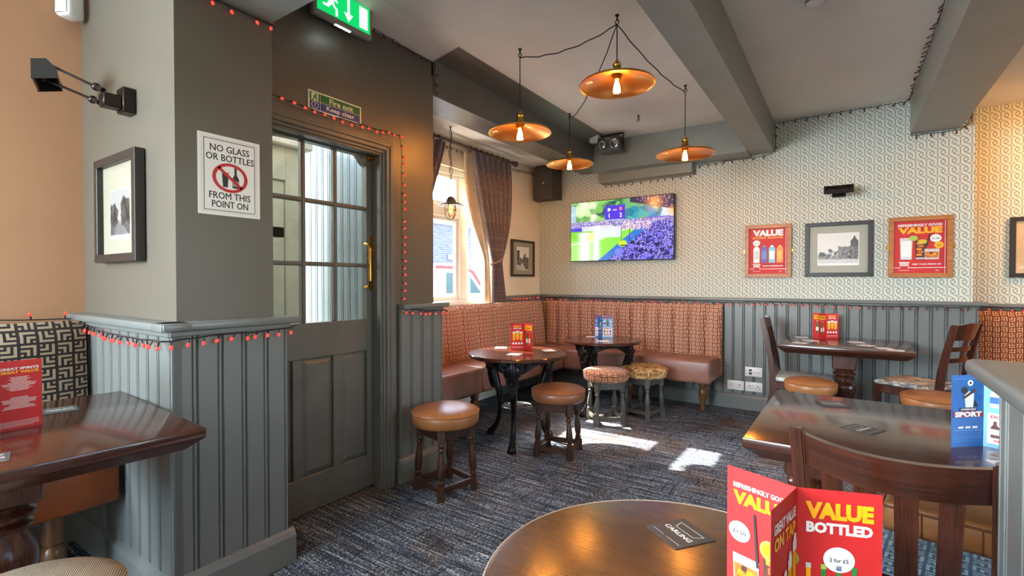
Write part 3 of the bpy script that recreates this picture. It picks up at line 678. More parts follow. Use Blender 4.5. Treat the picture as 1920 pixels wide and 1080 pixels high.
t_ = thing('round_table', 'round copper-brown pub table in the foreground, red three-wing leaflet on it', 'table', (-.213, .808, 0))
CTOP = wood('worn_walnut_top', rgb(54, 33, 21), rgb(82, 53, 36), .26, 'u', coat=.6); CTOP.node_tree.nodes['Principled BSDF'].inputs['Coat Roughness'].default_value = .2
MB().lathe([(.01, .69), (.318, .69), (.328, .697), (.33, .713), (.326, .719), (.320, .72), (.001, .72)], 72).obj('table_top', CTOP, t_, smooth=40)
MB().torus(.3275, .0022, (0, 0, .7178), 72, 6).obj('edge_trim', plain('worn_edge', rgb(180, 160, 140), .4), t_)
pedestal(t_, 0, 0, .69, DKWOODV, .9)

# ------------------------------------------------------------------ chairs (seat faces local +y)
def chair(label, loc, rotz, seat, style, W=.40, SH=.45, BH=.86, bow=.03, pad='seat_pad'):
    t_ = thing('side_chair', label, 'chair', loc, rotz, 'dark wood pub chairs')
    a = W/2; wd = DKWOODV
    MB().box(-a+.01, a-.01, -.19, .21, SH-.035, SH, .016, 3).obj(pad, seat, t_, smooth=60)
    m = MB(); z0, z1 = SH-.095, SH-.035
    m.box(-a+.015, a-.015, .185, .205, z0, z1, .003).box(-a+.015, a-.015, -.205, -.185, z0, z1, .003).box(-a+.005, -a+.025, -.19, .19, z0, z1, .003).box(a-.025, a-.005, -.19, .19, z0, z1, .003).obj('seat_rail', wd, t_)
    for s in (-1, 1):
        m = MB(); x = s*(a-.022); q = .02
        A = [m.v((x+i*q*.7, .185+j*q*.7, 0)) for i, j in ((-1, -1), (1, -1), (1, 1), (-1, 1))]; B = [m.v((x+i*q, .185+j*q, SH-.036)) for i, j in ((-1, -1), (1, -1), (1, 1), (-1, 1))]
        m.f(A[::-1]); m.f(B)
        for k in range(4): m.f([A[k], A[(k+1) % 4], B[(k+1) % 4], B[k]])
        m.obj('front_leg', wd, t_, smooth=0)
        ps = [(-.275, 0), (-.235, .15), (-.205, .32), (-.203, SH), (-.215, SH+.12), (-.24, SH+.25), (-.285, BH)]
        m = MB(); wy = [.019, .020, .022, .024, .022, .020, .017]; rings = []
        for (y, z), q in zip(ps, wy): rings.append([m.v((x+i*.016, y+j*q, z)) for i, j in ((-1, -1), (1, -1), (1, 1), (-1, 1))])
        for A, B in zip(rings, rings[1:]):
            for k in range(4): m.f([A[k], A[(k+1) % 4], B[(k+1) % 4], B[k]])
        m.f(rings[0][::-1]); m.f(rings[-1])
        bmesh.ops.bevel(m.b, geom=[e for e in m.b.edges], offset=.004, segments=2, affect='EDGES'); m.obj('rear_post', wd, t_, smooth=40)
        m = MB().box(x-.009, x+.009, -.22, .19, .16, .19, .003).obj('side_stretcher', wd, t_)
    MB().box(-a+.03, a-.03, -.01, .01, .163, .187, .003).obj('cross_stretcher', wd, t_)
    def rail(z0, z1, name, th=.022, crest=.0):
        def yb(z): 
            f_ = (z-SH)/(BH-SH); return -.203-.012*f_-.070*f_**2
        m = MB(); n = 16; rings = []
        for i in range(n+1):
            s = -1+2*i/n; x = s*(a-.035); bo = -bow*(1-s*s); c = crest*(1-s*s)
            rings.append([m.v((x, yb(z)+bo+q, z)) for z, q in ((z0, -th/2), (z0, th/2), (z1+c, th/2), (z1+c, -th/2))])
        for A, B in zip(rings, rings[1:]):
            for k in range(4): m.f([A[k], B[k], B[(k+1) % 4], A[(k+1) % 4]])
        m.f(rings[0]); m.f(rings[-1][::-1]); m.obj(name, DKWOOD, t_, smooth=30); return yb
    if style == 'slat':
        yb = rail(BH-.095, BH-.012, 'top_rail'); rail(SH+.05, SH+.09, 'lower_rail', .02)
        for k in range(4):
            s = -.72+1.44*k/3; m = MB(); rings = []
            for z in (SH+.085, SH+.16, SH+.24, BH-.09):
                f_ = (z-SH)/(BH-SH); x = s*(a-.05)*(.86+.14*f_); y = yb(z)-bow*(1-s*s)
                rings.append([m.v((x+i*.021, y+j*.007, z)) for i, j in ((-1, -1), (1, -1), (1, 1), (-1, 1))])
            for A, B in zip(rings, rings[1:]):
                for q in range(4): m.f([A[q], A[(q+1) % 4], B[(q+1) % 4], B[q]])
            m.f(rings[0][::-1]); m.f(rings[-1]); m.obj('back_slat', wd, t_, smooth=0)
    else:
        yb = rail(BH-.11, BH-.005, 'top_rail', crest=.015)
        for z in (BH-.19, BH-.27): rail(z, z+.032, 'cross_rail', .02)
        m = MB(); rings = []
        for z in (BH-.25, BH-.18, BH-.10): rings.append([m.v((i*.016, yb(z)-bow+j*.008, z)) for i, j in ((-1, -1), (1, -1), (1, 1), (-1, 1))])
        for A, B in zip(rings, rings[1:]):
            for q in range(4): m.f([A[q], A[(q+1) % 4], B[(q+1) % 4], B[q]])
        m.obj('back_slat', wd, t_, smooth=0)
    return t_
chair('dark bow-backed slat chair with blue patterned seat, back turned to the foreground', (.137, 1.70, 0), math.radians(-10), BLUEF, 'slat', .42, .45, .845, .085)
PALEF = ptri('pale_grey_triangle_fabric', [rgb(206, 206, 196), rgb(186, 190, 186), rgb(222, 222, 214)], .03)
chair('dark slat chair with pale seat facing right at the square back table', (-.27, 4.63, 0), math.radians(-90), PALEF, 'slat', .40, .45, .92, .03)
chair('dark lattice-back chair with beige triangle-patterned seat facing left at the back table', (.467, 4.745, 0), math.radians(60), TRI, 'lattice', .40, .47, .92, .03)
t_ = thing('leather_stool', 'tan leather square stool under the large square table, seen between chair slats', 'stool', (.36, 2.17, 0), math.radians(-10))
MB().box(-.22, .22, -.20, .20, .40, .50, .018, 3).obj('seat_pad', TAN, t_, smooth=50)
m = MB(); z = .485
for (xa, ya), (xb, yb_) in (((-.216, -.203), (.216, -.203)), ((.223, -.196), (.223, .196)), ((-.216, .203), (.216, .203)), ((-.223, -.196), (-.223, .196))): m.tube([(xa, ya, z), (xb, yb_, z)], .004, 6)
for x in (-.12, .02, .14): m.tube([(x, -.2015, .405), (x, -.2015, .482)], .0022, 6)
m.obj('piping', leather('dark_tan_piping', rgb(110, 64, 30)), t_)
MB().box(-.20, .20, -.18, .18, .34, .40, .004).obj('apron', DKWOOD, t_)
for sx in (-1, 1):
    for sy in (-1, 1): MB().box(sx*.18-.02, sx*.18+.02, sy*.16-.02, sy*.16+.02, 0, .34, .004).obj('leg', DKWOODV, t_)

# ------------------------------------------------------------------ framed pictures, posters, signs
def frame(label, cat, loc, rotz, W, H, fw, dp, fm, name='framed_picture', glz=True, group=None):
    t_ = thing(name, label, cat, loc, rotz, group)
    a, b = W/2, H/2
    for k, (L, B) in enumerate(((a, b), (b, a), (a, b), (b, a))):
        m = MB(); m.M = Matrix.Rotation(PI/2*k, 4, 'Y')
        O = [(-L, -B), (L, -B), (L-fw, -B+fw), (-L+fw, -B+fw)]
        pr = [[m.v((x, y, z)) for x, z in q] for y, q in ((0, O), (-dp, [(x*(1-.0), z) for x, z in O]))]
        m.f(pr[0][::-1]); m.f(pr[1])
        for i in range(4): m.f([pr[0][i], pr[0][(i+1) % 4], pr[1][(i+1) % 4], pr[1][i]])
        bmesh.ops.bevel(m.b, geom=list(m.b.edges), offset=.002, segments=1, affect='EDGES')
        m.obj('frame_rail', fm, t_, smooth=0)
    if glz: MB().box(-a+fw, a-fw, -dp*.45-.001, -dp*.45+.001, -b+fw, b-fw).obj('glazing', PICGLASS, t_, smooth=0)
    return t_
MOUNT = plain('grey_green_mount', rgb(172, 174, 162), .8, var=.01); MOUNTC = plain('cream_mount', rgb(152, 146, 128), .8, var=.01); DIMB = plain('dimmed_card', rgb(164, 160, 148), .6, var=.01)  # DIMB: white card darkened to offset the strong light on the pillar
def street_photo(kind):
    A = Art(72, 54, (226, 224, 220)); A.rng = np.random.RandomState(kind)
    g = lambda q: (q, q, q)
    if kind == 1:      # avenue of trees
        A.rect(0, 1, .70, 1, g(176)); d = np.abs(A.x-.42)
        A.on(((A.y > .55) & (A.x < .40-(A.y-.55)*.5)).astype(float), g(120)); A.on(((A.y > .52) & (A.x > .50+(A.y-.5)*.9)).astype(float), g(110))
        A.blotch(60, (0, .36, .35, .72), .06, [g(70), g(50), g(100), g(130)]); A.blotch(60, (.62, 1, .25, .72), .07, [g(66), g(46), g(90), g(120)])
        A.on(((A.y > .62) & (np.abs(A.x-.44) < (A.y-.6)*.9)).astype(float), g(160), .8); A.speck(A.y > .7, [g(110), g(200), g(140)], .25); A.rect(0, 1, .93, 1, g(235)); A.a *= .42
    elif kind == 2:    # high street with tall buildings on the right
        A.rect(0, 1, .80, 1, g(206)); A.on(((A.y > .74) & (A.y < .82)).astype(float), g(150))
        A.on(((A.x > .52) & (A.y > .42) & (A.y < .80)).astype(float), g(120)); A.on(((A.x > .80) & (A.y > .22) & (A.y < .82)).astype(float), g(78)); A.on(((np.abs(A.x-.90) < (A.y-.08)*.45) & (A.y < .3)).astype(float), g(70))
        A.blotch(40, (0, .30, .62, .78), .035, [g(60), g(90), g(40), g(150)]); A.blotch(60, (.3, .8, .52, .80), .04, [g(80), g(50), g(130), g(170), g(100)])
        A.speck((A.x > .5) & (A.y > .4) & (A.y < .8), [g(40), g(190), g(150), g(60)], .5); A.speck(A.y > .82, [g(180), g(225)], .3); A.rect(0, 1, .95, 1, g(240))
    else:              # church tower over a lane
        A.rect(0, 1, .72, 1, g(190)); A.on(((A.x < .22) & (A.y > .15) & (A.y < .8)).astype(float), g(60)); A.on(((A.x > .5) & (A.y > .45)).astype(float), g(80)); A.on(((np.abs(A.x-.66) < .07) & (A.y > .3)).astype(float), g(96))
        A.blotch(60, (.2, 1, .55, .8), .06, [g(60), g(40), g(100), g(130)]); A.on(((A.y > .72) & (np.abs(A.x-.45) < (A.y-.65)*.8)).astype(float), g(200)); A.speck(A.y > .5, [g(70), g(150)], .2)
    return A
def photo_frame(label, loc, rotz, W, H, kind, mount, pw, ph, pz=0.0, fw=.03, dp=.03):
    t_ = frame(label, 'picture', loc, rotz, W, H, fw, dp, BLKFR, group='black framed street photographs')
    MB().box(-W/2+fw*.8, W/2-fw*.8, -.012, -.006, -H/2+fw*.8, H/2-fw*.8).obj('mount', mount, t_, smooth=0)
    m = MB(); rect(m, -pw/2-.006, pw/2+.006, pz-ph/2-.006, pz+ph/2+.006, 0, -.0124); m.obj('photo_border', DIMB if kind == 1 else CARDW, t_, smooth=0)
    street_photo(kind).obj('photograph', PHOTO, pw, ph, t_, (0, -.0130, pz))
    return t_
photo_frame('black framed street photo with grey-green mount, hung between the two red posters', (-.048, 5.146, 1.497), 0, .493, .475, 2, MOUNT, .29, .27, .0, .034)
photo_frame('black framed avenue photo on the pale pillar face below the swing-arm lamp', (-2.515, .797, 1.522), 0, .45, .445, 1, MOUNTC, .21, .20, -.02, .034, .036)
photo_frame('small black framed church photo on the cream wall by the curtain', (-3.078, 4.750, 1.480), PI/2, .475, .415, 3, MOUNTC, .25, .25, .0, .024)
t_ = frame('black frame with beige print on the amber-lit wallpaper of the recess', 'picture', (1.385, 5.736, 1.50), 0, .49, .50, .035, .03, BLKFR, group='black framed street photographs')
MB().box(-.215, .215, -.012, -.006, -.22, .22).obj('mount', plain('beige_mount', rgb(196, 172, 138), .8), t_, smooth=0)
m = MB(); text(m, 'STREET', -.15, -.17, .018, 0, -.0125); m.obj('caption', WPRT, t_, smooth=0)

AMBER = plain('amber_print', rgb(206, 110, 40), .4, var=.2, scale=90); COLA = plain('cola_print', rgb(84, 34, 22), .4, var=.25, scale=80); LIME = plain('lime_print', rgb(166, 196, 76), .4); GRN = plain('green_bottle_print', rgb(44, 130, 56), .4)
PURP = plain('purple_print', rgb(96, 54, 150), .4); AQUA = plain('aqua_print', rgb(120, 206, 226), .4); ORNG = plain('orange_print', rgb(246, 140, 22), .4); GREYP = plain('pale_glass_print', rgb(206, 204, 204), .4, var=.08, scale=60); DRED = plain('deep_red_print', rgb(150, 22, 26), .4)
PM = [RED, YELL, WPRT, BPRT, GRN, AMBER, BLUEC, LBLUEC, COLA, LIME, PURP, AQUA, ORNG, GREYP, DRED]
def bottle(m, cx, z0, w_, h_, body, label, y=-.0012):
    a = w_/2; n = w_*.2
    fpoly(m, [(cx-a, z0), (cx+a, z0), (cx+a, z0+h_*.58), (cx+n, z0+h_*.74), (cx+n, z0+h_), (cx-n, z0+h_), (cx-n, z0+h_*.74), (cx-a, z0+h_*.58)], body, y)
    rect(m, cx-a, cx+a, z0+h_*.18, z0+h_*.48, label, y-.0002); rect(m, cx-n*1.15, cx+n*1.15, z0+h_*.93, z0+h_, label, y-.0002)
def tumbler(m, cx, z0, w_, h_, y=-.0012):
    a = w_/2
    fpoly(m, [(cx-a*.9, z0), (cx+a*.9, z0), (cx+a, z0+h_), (cx-a, z0+h_)], 13, y); fpoly(m, [(cx-a*.84, z0+h_*.16), (cx+a*.84, z0+h_*.16), (cx+a*.93, z0+h_*.72), (cx-a*.93, z0+h_*.72)], 5, y-.0002)
    for i, (dx, dz, q) in enumerate(((-.4, .45, 12), (.3, .5, 1), (0, .35, 12), (.5, .3, 5), (-.1, .6, 8))): rect(m, cx+dx*a-a*.22, cx+dx*a+a*.22, z0+h_*dz-h_*.08, z0+h_*dz+h_*.1, q, y-.0004)
def highball(m, cx, z0, w_, h_, body, y=-.0012):
    a = w_/2
    fpoly(m, [(cx-a*.85, z0), (cx+a*.85, z0), (cx+a, z0+h_), (cx-a, z0+h_)], 13 if body == 13 else 8, y)
    if body == 13:
        rect(m, cx-a*.8, cx+a*.8, z0+h_*.1, z0+h_*.86, 2, y-.0002); rect(m, cx-a*.9, cx+a*.9, z0+h_*.03, z0+h_*.06, 2, y-.0003)
    else:
        for i in range(5): rect(m, cx-a*(.7-.2*(i % 2)), cx+a*(.2+.3*(i % 2)), z0+h_*(.2+.15*i), z0+h_*(.31+.15*i), 5 if i % 2 else 12, y-.0002)
        rect(m, cx-a*.8, cx+a*.8, z0+h_*.02, z0+h_*.1, 13, y-.0002)
def bubble(m, s, cx, cz, r, size, y=-.0014, mi=2):
    disc(m, cx, cz, r*1.1, r, mi, y); text(m, s, cx, cz-r*.05, size, 3, y-.0003, .02)
def pr_value(m, w_, h_):
    text(m, 'REFRESHINGLY GOOD', 0, h_*.375, h_*.036, 2, -.001, .03, width=w_*.80); text(m, 'VALUE', 0, h_*.285, h_*.10, 1, -.001, .06, width=w_*.80)
    highball(m, w_*.20, -h_*.46, w_*.30, h_*.42, 8); disc(m, w_*.14, -h_*.02, w_*.13, h_*.07, 9, -.0018); disc(m, w_*.14, -h_*.02, w_*.09, h_*.05, 1, -.0020); disc(m, w_*.42, h_*.02, w_*.12, h_*.06, 9, -.0018)
    fpoly(m, [(-w_*.04, -h_*.18), (0, -h_*.18), (-w_*.06, h_*.20), (-w_*.09, h_*.20)], 3, -.0022)
    tumbler(m, -w_*.20, -h_*.38, w_*.40, h_*.24); bubble(m, '£1.50', -w_*.30, h_*.03, h_*.075, h_*.034); rect(m, w_*.38, w_*.48, -h_*.5, -h_*.06, 13, -.0012)
def pr_bottled(m, w_, h_):
    text(m, 'VALUE', 0, h_*.36, h_*.115, 1, -.001, .06, width=w_*.80); text(m, 'BOTTLED', 0, h_*.245, h_*.075, 2, -.001, .05, width=w_*.78)
    bubble(m, '2 for £5', 0, h_*.04, h_*.085, h_*.026)
    for i, (b, l) in enumerate(((1, 13), (4, 9), (4, 6), (4, 4), (5, 13))): bottle(m, (-.36+.18*i)*w_, -h_*.48, w_*.14, h_*(.48 if i < 4 else .42), b, l)
def pr_tap(m, w_, h_):
    text(m, 'GREAT VALUE', 0, h_*.36, h_*.07, 2, -.001, .04, width=w_*.82); text(m, 'ON TAP', 0, h_*.26, h_*.09, 1, -.001, .05, width=w_*.80)
    for i in range(5):
        x = (-.36+.18*i)*w_; hh = h_*(.22+.09*i); rect(m, x-w_*.07, x+w_*.07, -h_*.48, -h_*.48+hh, 1, -.0012); rect(m, x-w_*.075, x+w_*.075, -h_*.48+hh, -h_*.46+hh+h_*.05, 2, -.0014); disc(m, x, -h_*.40+hh, w_*.055, h_*.04, 2, -.0016)
def pr_list(m, w_, h_):
    text(m, 'GREAT SPIRITS', 0, h_*.385, h_*.036, 2, -.001, .04, width=w_*.86); text(m, 'GREAT VALUE', 0, h_*.335, h_*.042, 1, -.001, .05, width=w_*.86)
    rr = random.Random(4)
    for i in range(24):
        z = h_*(.26-.016*i) if i < 13 else h_*(.0-.016*(i-12)-.02); q = w_*(.15+.25*rr.random())
        rect(m, -q, q, z-h_*.0028, z+h_*.0028, 2, -.001)
    for i in range(7): rect(m, -w_*.42, w_*.42*(1-.3*(i == 6)), -h_*(.38+.013*i)-.0003, -h_*(.38+.013*i)+.0003, 2, -.001)
def pr_pints(m, w_, h_):
    text(m, 'BEST', 0, h_*.39, h_*.07, 1, -.001, .05, width=w_*.6); text(m, 'ON TAP', 0, h_*.31, h_*.05, 2, -.001, .05, width=w_*.6)
    for k, x in enumerate((-.26, 0, .26)):
        z0 = -h_*.14+.03*h_*(k % 2); fpoly(m, [(x*w_-w_*.085, z0), (x*w_+w_*.085, z0), (x*w_+w_*.115, z0+h_*.27), (x*w_-w_*.115, z0+h_*.27)], 1, -.0012); rect(m, x*w_-w_*.115, x*w_+w_*.115, z0+h_*.27, z0+h_*.33, 2, -.0012)
    for x in (-.32, -.11, .11, .32): disc(m, x*w_, -h_*.25, w_*.08, h_*.04, 2, -.0012)
    rect(m, -w_*.4, w_*.4, -h_*.40, -h_*.385, 2, -.001)
def pr_side(m, w_, h_):
    rect(m, -w_*.42, w_*.42, h_*.25, h_*.42, 1, -.001); bottle(m, -w_*.15, -h_*.3, w_*.2, h_*.5, 4, 2); bottle(m, w_*.15, -h_*.3, w_*.2, h_*.5, 5, 2); text(m, 'VALUE', 0, h_*.34, h_*.06, 14, -.0014, .05, width=w_*.6)
def pr_sport(m, w_, h_):
    rect(m, -w_*.44, w_*.44, -h_*.27, h_*.45, 6, -.0004)
    for a, b, c, d in ((-.44, .44, .448, .452), (-.44, .44, -.272, -.268), (-.443, -.437, -.27, .45), (.437, .443, -.27, .45)): rect(m, a*w_, b*w_, c*h_, d*h_, 7, -.0008)
    # a player in white heading a ball
    fpoly(m, [(-w_*.08, h_*.05), (w_*.16, h_*.05), (w_*.18, h_*.24), (w_*.02, h_*.28), (-w_*.12, h_*.22)], 2, -.0012); disc(m, -w_*.12, h_*.29, w_*.10, h_*.05, 3, -.0014)
    disc(m, w_*.06, h_*.39, w_*.09, h_*.042, 2, -.0014); disc(m, w_*.06, h_*.39, w_*.035, h_*.016, 3, -.0016)
    fpoly(m, [(-w_*.18, h_*.19), (-w_*.12, h_*.17), (w_*.24, h_*.28), (w_*.2, h_*.31)], 8, -.0015); fpoly(m, [(w_*.14, h_*.06), (w_*.20, h_*.16), (w_*.32, h_*.06)], 3, -.0012); rect(m, -w_*.1, w_*.18, h_*.02, h_*.05, 3, -.0012)
    rect(m, -w_*.26, w_*.26, h_*.005, h_*.045, 3, -.0018); text(m, 'UNMISSABLE', 0, h_*.025, h_*.024, 2, -.002, .03, width=w_*.46); rect(m, -w_*.46, w_*.46, -h_*.085, -h_*.0, 14, -.0016); text(m, 'SPORT', 0, -h_*.045, h_*.075, 2, -.0021, .06, width=w_*.84)
    for a in (-.22, .0, .22): rect(m, (a-.08)*w_, (a+.08)*w_, -h_*.24, -h_*.215, 2, -.0012)
    for i in range(3): rect(m, -w_*.44, w_*(.44-.2*(i == 2)), -h_*(.36+.03*i), -h_*(.357+.03*i), 7, -.001)
def pr_spirits(m, w_, h_):
    rect(m, -w_*.44, w_*.44, h_*.40, h_*.46, 0, -.001)
    for k, (b, l) in enumerate(((2, 6), (4, 0), (2, 7))): bottle(m, (-.28+.28*k)*w_, h_*.06, w_*.18, h_*.30, b, l)
    rect(m, -w_*.42, w_*.42, -h_*.44, -h_*.02, 2, -.001); text(m, 'DOUBLE UP', 0, -h_*.07, h_*.045, 0, -.0014, .05, width=w_*.7)
    for k, (b, l) in enumerate(((8, 2), (5, 2), (10, 2))): bottle(m, (-.26+.26*k)*w_, -h_*.36, w_*.18, h_*.25, b, l, -.0016)
    text(m, 'SPIRITS', 0, -h_*.40, h_*.03, 0, -.0014, .05, width=w_*.6)
def leaflet(label, loc, angs, faces, base, W=.105, H=.208, group='three-wing drinks leaflets'):
    """faces: for each wing (side facing its clockwise side, other side) a print function or None"""
    t_ = thing('leaflet', label, 'leaflet', loc, 0, group)
    for a, (fm, fp), bs in zip(angs, faces, base):
        wg = MB().box(.0, W, -.0005, .0005, 0, H).obj('wing', [bs], t_, (0, 0, .0005), math.radians(a), smooth=0)
        m = MB(); ok = False
        for fn, M in ((fm, Matrix.Translation((W/2, -.0004, H/2))), (fp, Matrix.Translation((W/2, .0004, H/2)) @ Matrix.Rotation(PI, 4, 'Z'))):
            if fn: m.M = M; fn(m, W, H); ok = True
        if ok: m.obj('print', PM, wg, smooth=0, normals=False)
    return t_
R3 = (RED, RED, RED)
leaflet('red leaflet in the foreground, bottled beers on one wing, on the round copper-brown table', (-.053, .797, .72), (159, 258, 20), ((pr_list, pr_value), (pr_value, pr_tap), (pr_bottled, pr_list)), R3)
leaflet('red leaflet with a spirits list on the table left of the pillar', (-2.075, .34, .77), (95, 355, 215), ((pr_list, pr_pints), (pr_value, pr_bottled), (pr_tap, pr_side)), R3)
leaflet('red leaflet on the round iron table nearest the door', (-2.075, 3.235, .68), (220, 340, 100), ((pr_side, pr_pints), (pr_side, pr_pints), (pr_tap, pr_value)), R3)
leaflet('blue leaflet on the round iron table in the bench corner', (-1.90, 4.33, .68), (34, 154, 274), ((pr_spirits, pr_sport), (pr_sport, pr_spirits), (pr_sport, pr_sport)), (LBLUEC, BLUEC, BLUEC))
leaflet('red leaflet on the square table against the back wainscot', (-.125, 4.86, .74), (34, 154, 244), ((pr_pints, pr_list), (pr_list, pr_side), (pr_value, pr_side)), R3)
leaflet('blue leaflet with a footballer on the large square table by the partition', (.338, 1.945, .74), (221, 338, 101), ((pr_spirits, pr_sport), (pr_spirits, pr_sport), (pr_sport, pr_sport)), (BLUEC, LBLUEC, BLUEC))

# beer mats
def mat_print(m, s=.047):
    pass
def beermat(label, loc, rot, dark=True, W=.094, tilt=0, group='beer mats'):
    m = MB(); m.box(-W/2, W/2, -W/2, W/2, 0, .0014, .0004)
    o = m.obj('beer_mat', MATG if dark else CARDW, None, loc, math.radians(rot), smooth=0); tag(o, label, 'beer mat', group); o['group'] = group
    if tilt: o.rotation_euler[0] = math.radians(tilt)
    p = MB(); p.M = Matrix.Translation((0, 0, .0016)) @ Matrix.Rotation(-PI/2, 4, 'X')
    if dark:
        text(p, 'CARLING', 0, -.004, .012, 0, -.0002, .03, width=.074)
        A = [(-.024, .010), (.026, .010), (.034, .030), (-.032, .030)]   # outlined slanted panel above the word
        for i in range(4):
            (x0, z0), (x1, z1) = A[i], A[(i+1) % 4]; d = Vector((x1-x0, z1-z0)).normalized()*.0007; n_ = (-d.y, d.x)
            fpoly(p, [(x0-n_[0], z0-n_[1]), (x1-n_[0], z1-n_[1]), (x1+n_[0], z1+n_[1]), (x0+n_[0], z0+n_[1])], 0, -.0002)
        rect(p, -.040, -.006, -.034, -.0325, 1, -.0002); rect(p, .002, .040, -.034, -.0330, 0, -.0002)
    else:
        rect(p, -.036, .036, -.014, .014, 2, -.0002)
    p.obj('print', [WPRT, LBLUEC, GREYP], o, smooth=0)
    return o
beermat('grey mat lying alone on the round copper-brown foreground table', (-.266, .986, .72), -36)
beermat('pale-edged mat under the red foreground leaflet', (-.105, .70, .72), 40, False)
beermat('grey mat on the large square table, far end near the pale-topped edge', (-.035, 2.285, .74), 20)
beermat('grey mat in the middle of the large square table, turned askew', (.052, 1.945, .74), 62)
beermat('pale mat on the large square table beside the partition post', (.375, 1.765, .74), 15, False)
beermat('grey mat behind the red leaflet on the table left of the pillar', (-2.262, .528, .77), 80)
beermat('grey mat before the red leaflet on the table left of the pillar', (-1.780, .270, .77), 78)
beermat('white mat at the window side of the round table nearest the door', (-2.300, 3.235, .68), 30, False)
beermat('white mat at the near edge of the round table nearest the door', (-2.010, 3.000, .68), 10, False)
beermat('white mat right of the red leaflet on the round table nearest the door', (-1.900, 3.310, .68), 55, False)
beermat('white mat left of the blue leaflet on the corner table', (-2.030, 4.370, .68), 20, False)
beermat('white mat before the blue leaflet on the corner table', (-1.790, 4.110, .68), 45, False)
bm = [(-.30, 4.88, 10), (-.22, 4.62, 40), (-.28, 4.40, 75), (.08, 4.70, 25), (.14, 4.50, 60), (.24, 4.38, 20), (.30, 4.30, 80)]
for i, ((x, y, r), lb) in enumerate(zip(bm, ('pale mat at the far left corner of the square back table', 'pale mat left of the red leaflet on the square back table', 'pale mat at the left front edge of the square back table', 'pale mat right of the red leaflet on the square back table', 'pale mat near the middle front of the square back table', 'pale mat at the right front of the square back table, inner of two', 'pale mat at the right front corner of the square back table, outer of two'))):
    beermat(lb, (x, y, .74), r, False)

# red posters in pine frames
def poster(label, x0, x1, z0, z1, kind):
    W, H = x1-x0, z1-z0
    t_ = frame(label, 'poster', ((x0+x1)/2, 5.146, (z0+z1)/2), 0, W, H, .036, .032, OAK, 'framed_poster', False, 'red drinks posters in pine frames')
    w_, h_ = W-.072, H-.072; m = MB(); rect(m, -w_/2, w_/2, -h_/2, h_/2, 0, -.014); m.obj('sheet', RED, t_, smooth=0)
    m = MB(); m.M = Matrix.Translation((0, -.014, 0))
    if kind == 1:
        text(m, 'VALUE', 0, h_*.40, h_*.14, 2, -.001, .06, width=w_*.80); text(m, 'IN EVERY FLAVOUR', 0, h_*.295, h_*.045, 1, -.001, .03, width=w_*.80)
        bubble(m, '3 for £5', -w_*.30, h_*.18, h_*.065, h_*.022)
        for k, (b, l) in enumerate(((2, 13), (10, 6), (11, 2), (12, 1))):
            x = (-.30+.205*k)*w_; fpoly(m, [(x-w_*.08, -h_*.26), (x+w_*.08, -h_*.26), (x+w_*.085, h_*.05), (x+w_*.045, h_*.10), (x-w_*.045, h_*.10), (x-w_*.085, h_*.05)], b, -.0012); rect(m, x-w_*.06, x+w_*.06, -h_*.18, h_*.0, l, -.0015)
            rect(m, x-w_*.035, x+w_*.035, h_*.09, h_*.125, l, -.0014)
        s = "THAT'S REFRESHING"
    else:
        text(m, 'REFRESHINGLY GOOD', 0, h_*.42, h_*.05, 2, -.001, .035, width=w_*.84); text(m, 'VALUE', 0, h_*.32, h_*.125, 1, -.001, .06, width=w_*.84)
        highball(m, -w_*.26, -h_*.24, w_*.25, h_*.42, 13); highball(m, w_*.02, -h_*.24, w_*.22, h_*.36, 8); tumbler(m, w_*.23, -h_*.24, w_*.28, h_*.20, -.0020)
        disc(m, -w_*.12, h_*.17, w_*.085, h_*.05, 9, -.002); disc(m, w_*.05, h_*.10, w_*.09, h_*.045, 9, -.002); disc(m, w_*.05, h_*.10, w_*.06, h_*.03, 1, -.0022); fpoly(m, [(w_*.12, h_*.0), (w_*.145, h_*.0), (w_*.20, h_*.26), (w_*.175, h_*.26)], 3, -.0024)
        bubble(m, '£1.50', w_*.30, h_*.16, h_*.075, h_*.036); bubble(m, '£3', w_*.36, h_*.03, h_*.065, h_*.036, -.0014, 1)
        s = 'KEEP YOUR SPIRITS UP!'
    text(m, s, w_*.13, -h_*.33, h_*.026, 2, -.001, .03, width=w_*.54)
    for a, b, c, d in ((-.5, -.37, -.402, -.392), (-.22, .5, -.402, -.392)): rect(m, a*w_, b*w_, c*h_, d*h_, 2, -.001)
    for a, b, c, d in ((-.38, -.37, -.402, -.30), (-.22, -.21, -.402, -.30), (-.40, -.19, -.30, -.285)): rect(m, a*w_, b*w_, c*h_, d*h_, 2, -.001)
    rect(m, -w_*.36, -w_*.23, -h_*.36, -h_*.31, 2, -.001); text(m, 'GREAT', -w_*.295, -h_*.335, h_*.022, 14, -.0014, .03, width=w_*.11)
    rect(m, w_*.465, w_*.475, -h_*.5, h_*.5, 2, -.001); rect(m, -w_*.4, -w_*.2, -h_*.452, -h_*.446, 2, -.001); text(m, 'value', w_*.33, -h_*.45, h_*.018, 2, -.001, .02)
    m.obj('print', PM, t_, smooth=0, normals=False)
    for s in (-1, 1):
        m = MB(); m.box(s*W/2-.008 if s > 0 else -W/2-.016, W/2+.016 if s > 0 else -W/2+.008, -.007, -.001, -.014, .014, .002); m.ball((s*(W/2+.009), -.008, 0), .004, 8, 5); m.obj('fixing_plate', BRASS, t_)
poster('smaller red drinks poster in a pine frame, four colourful bottles, nearer the television', -.787, -.400, 1.254, 1.746, 1)
poster('red drinks poster in a pine frame, three glasses, next to the amber recess', .301, .703, 1.249, 1.742, 2)

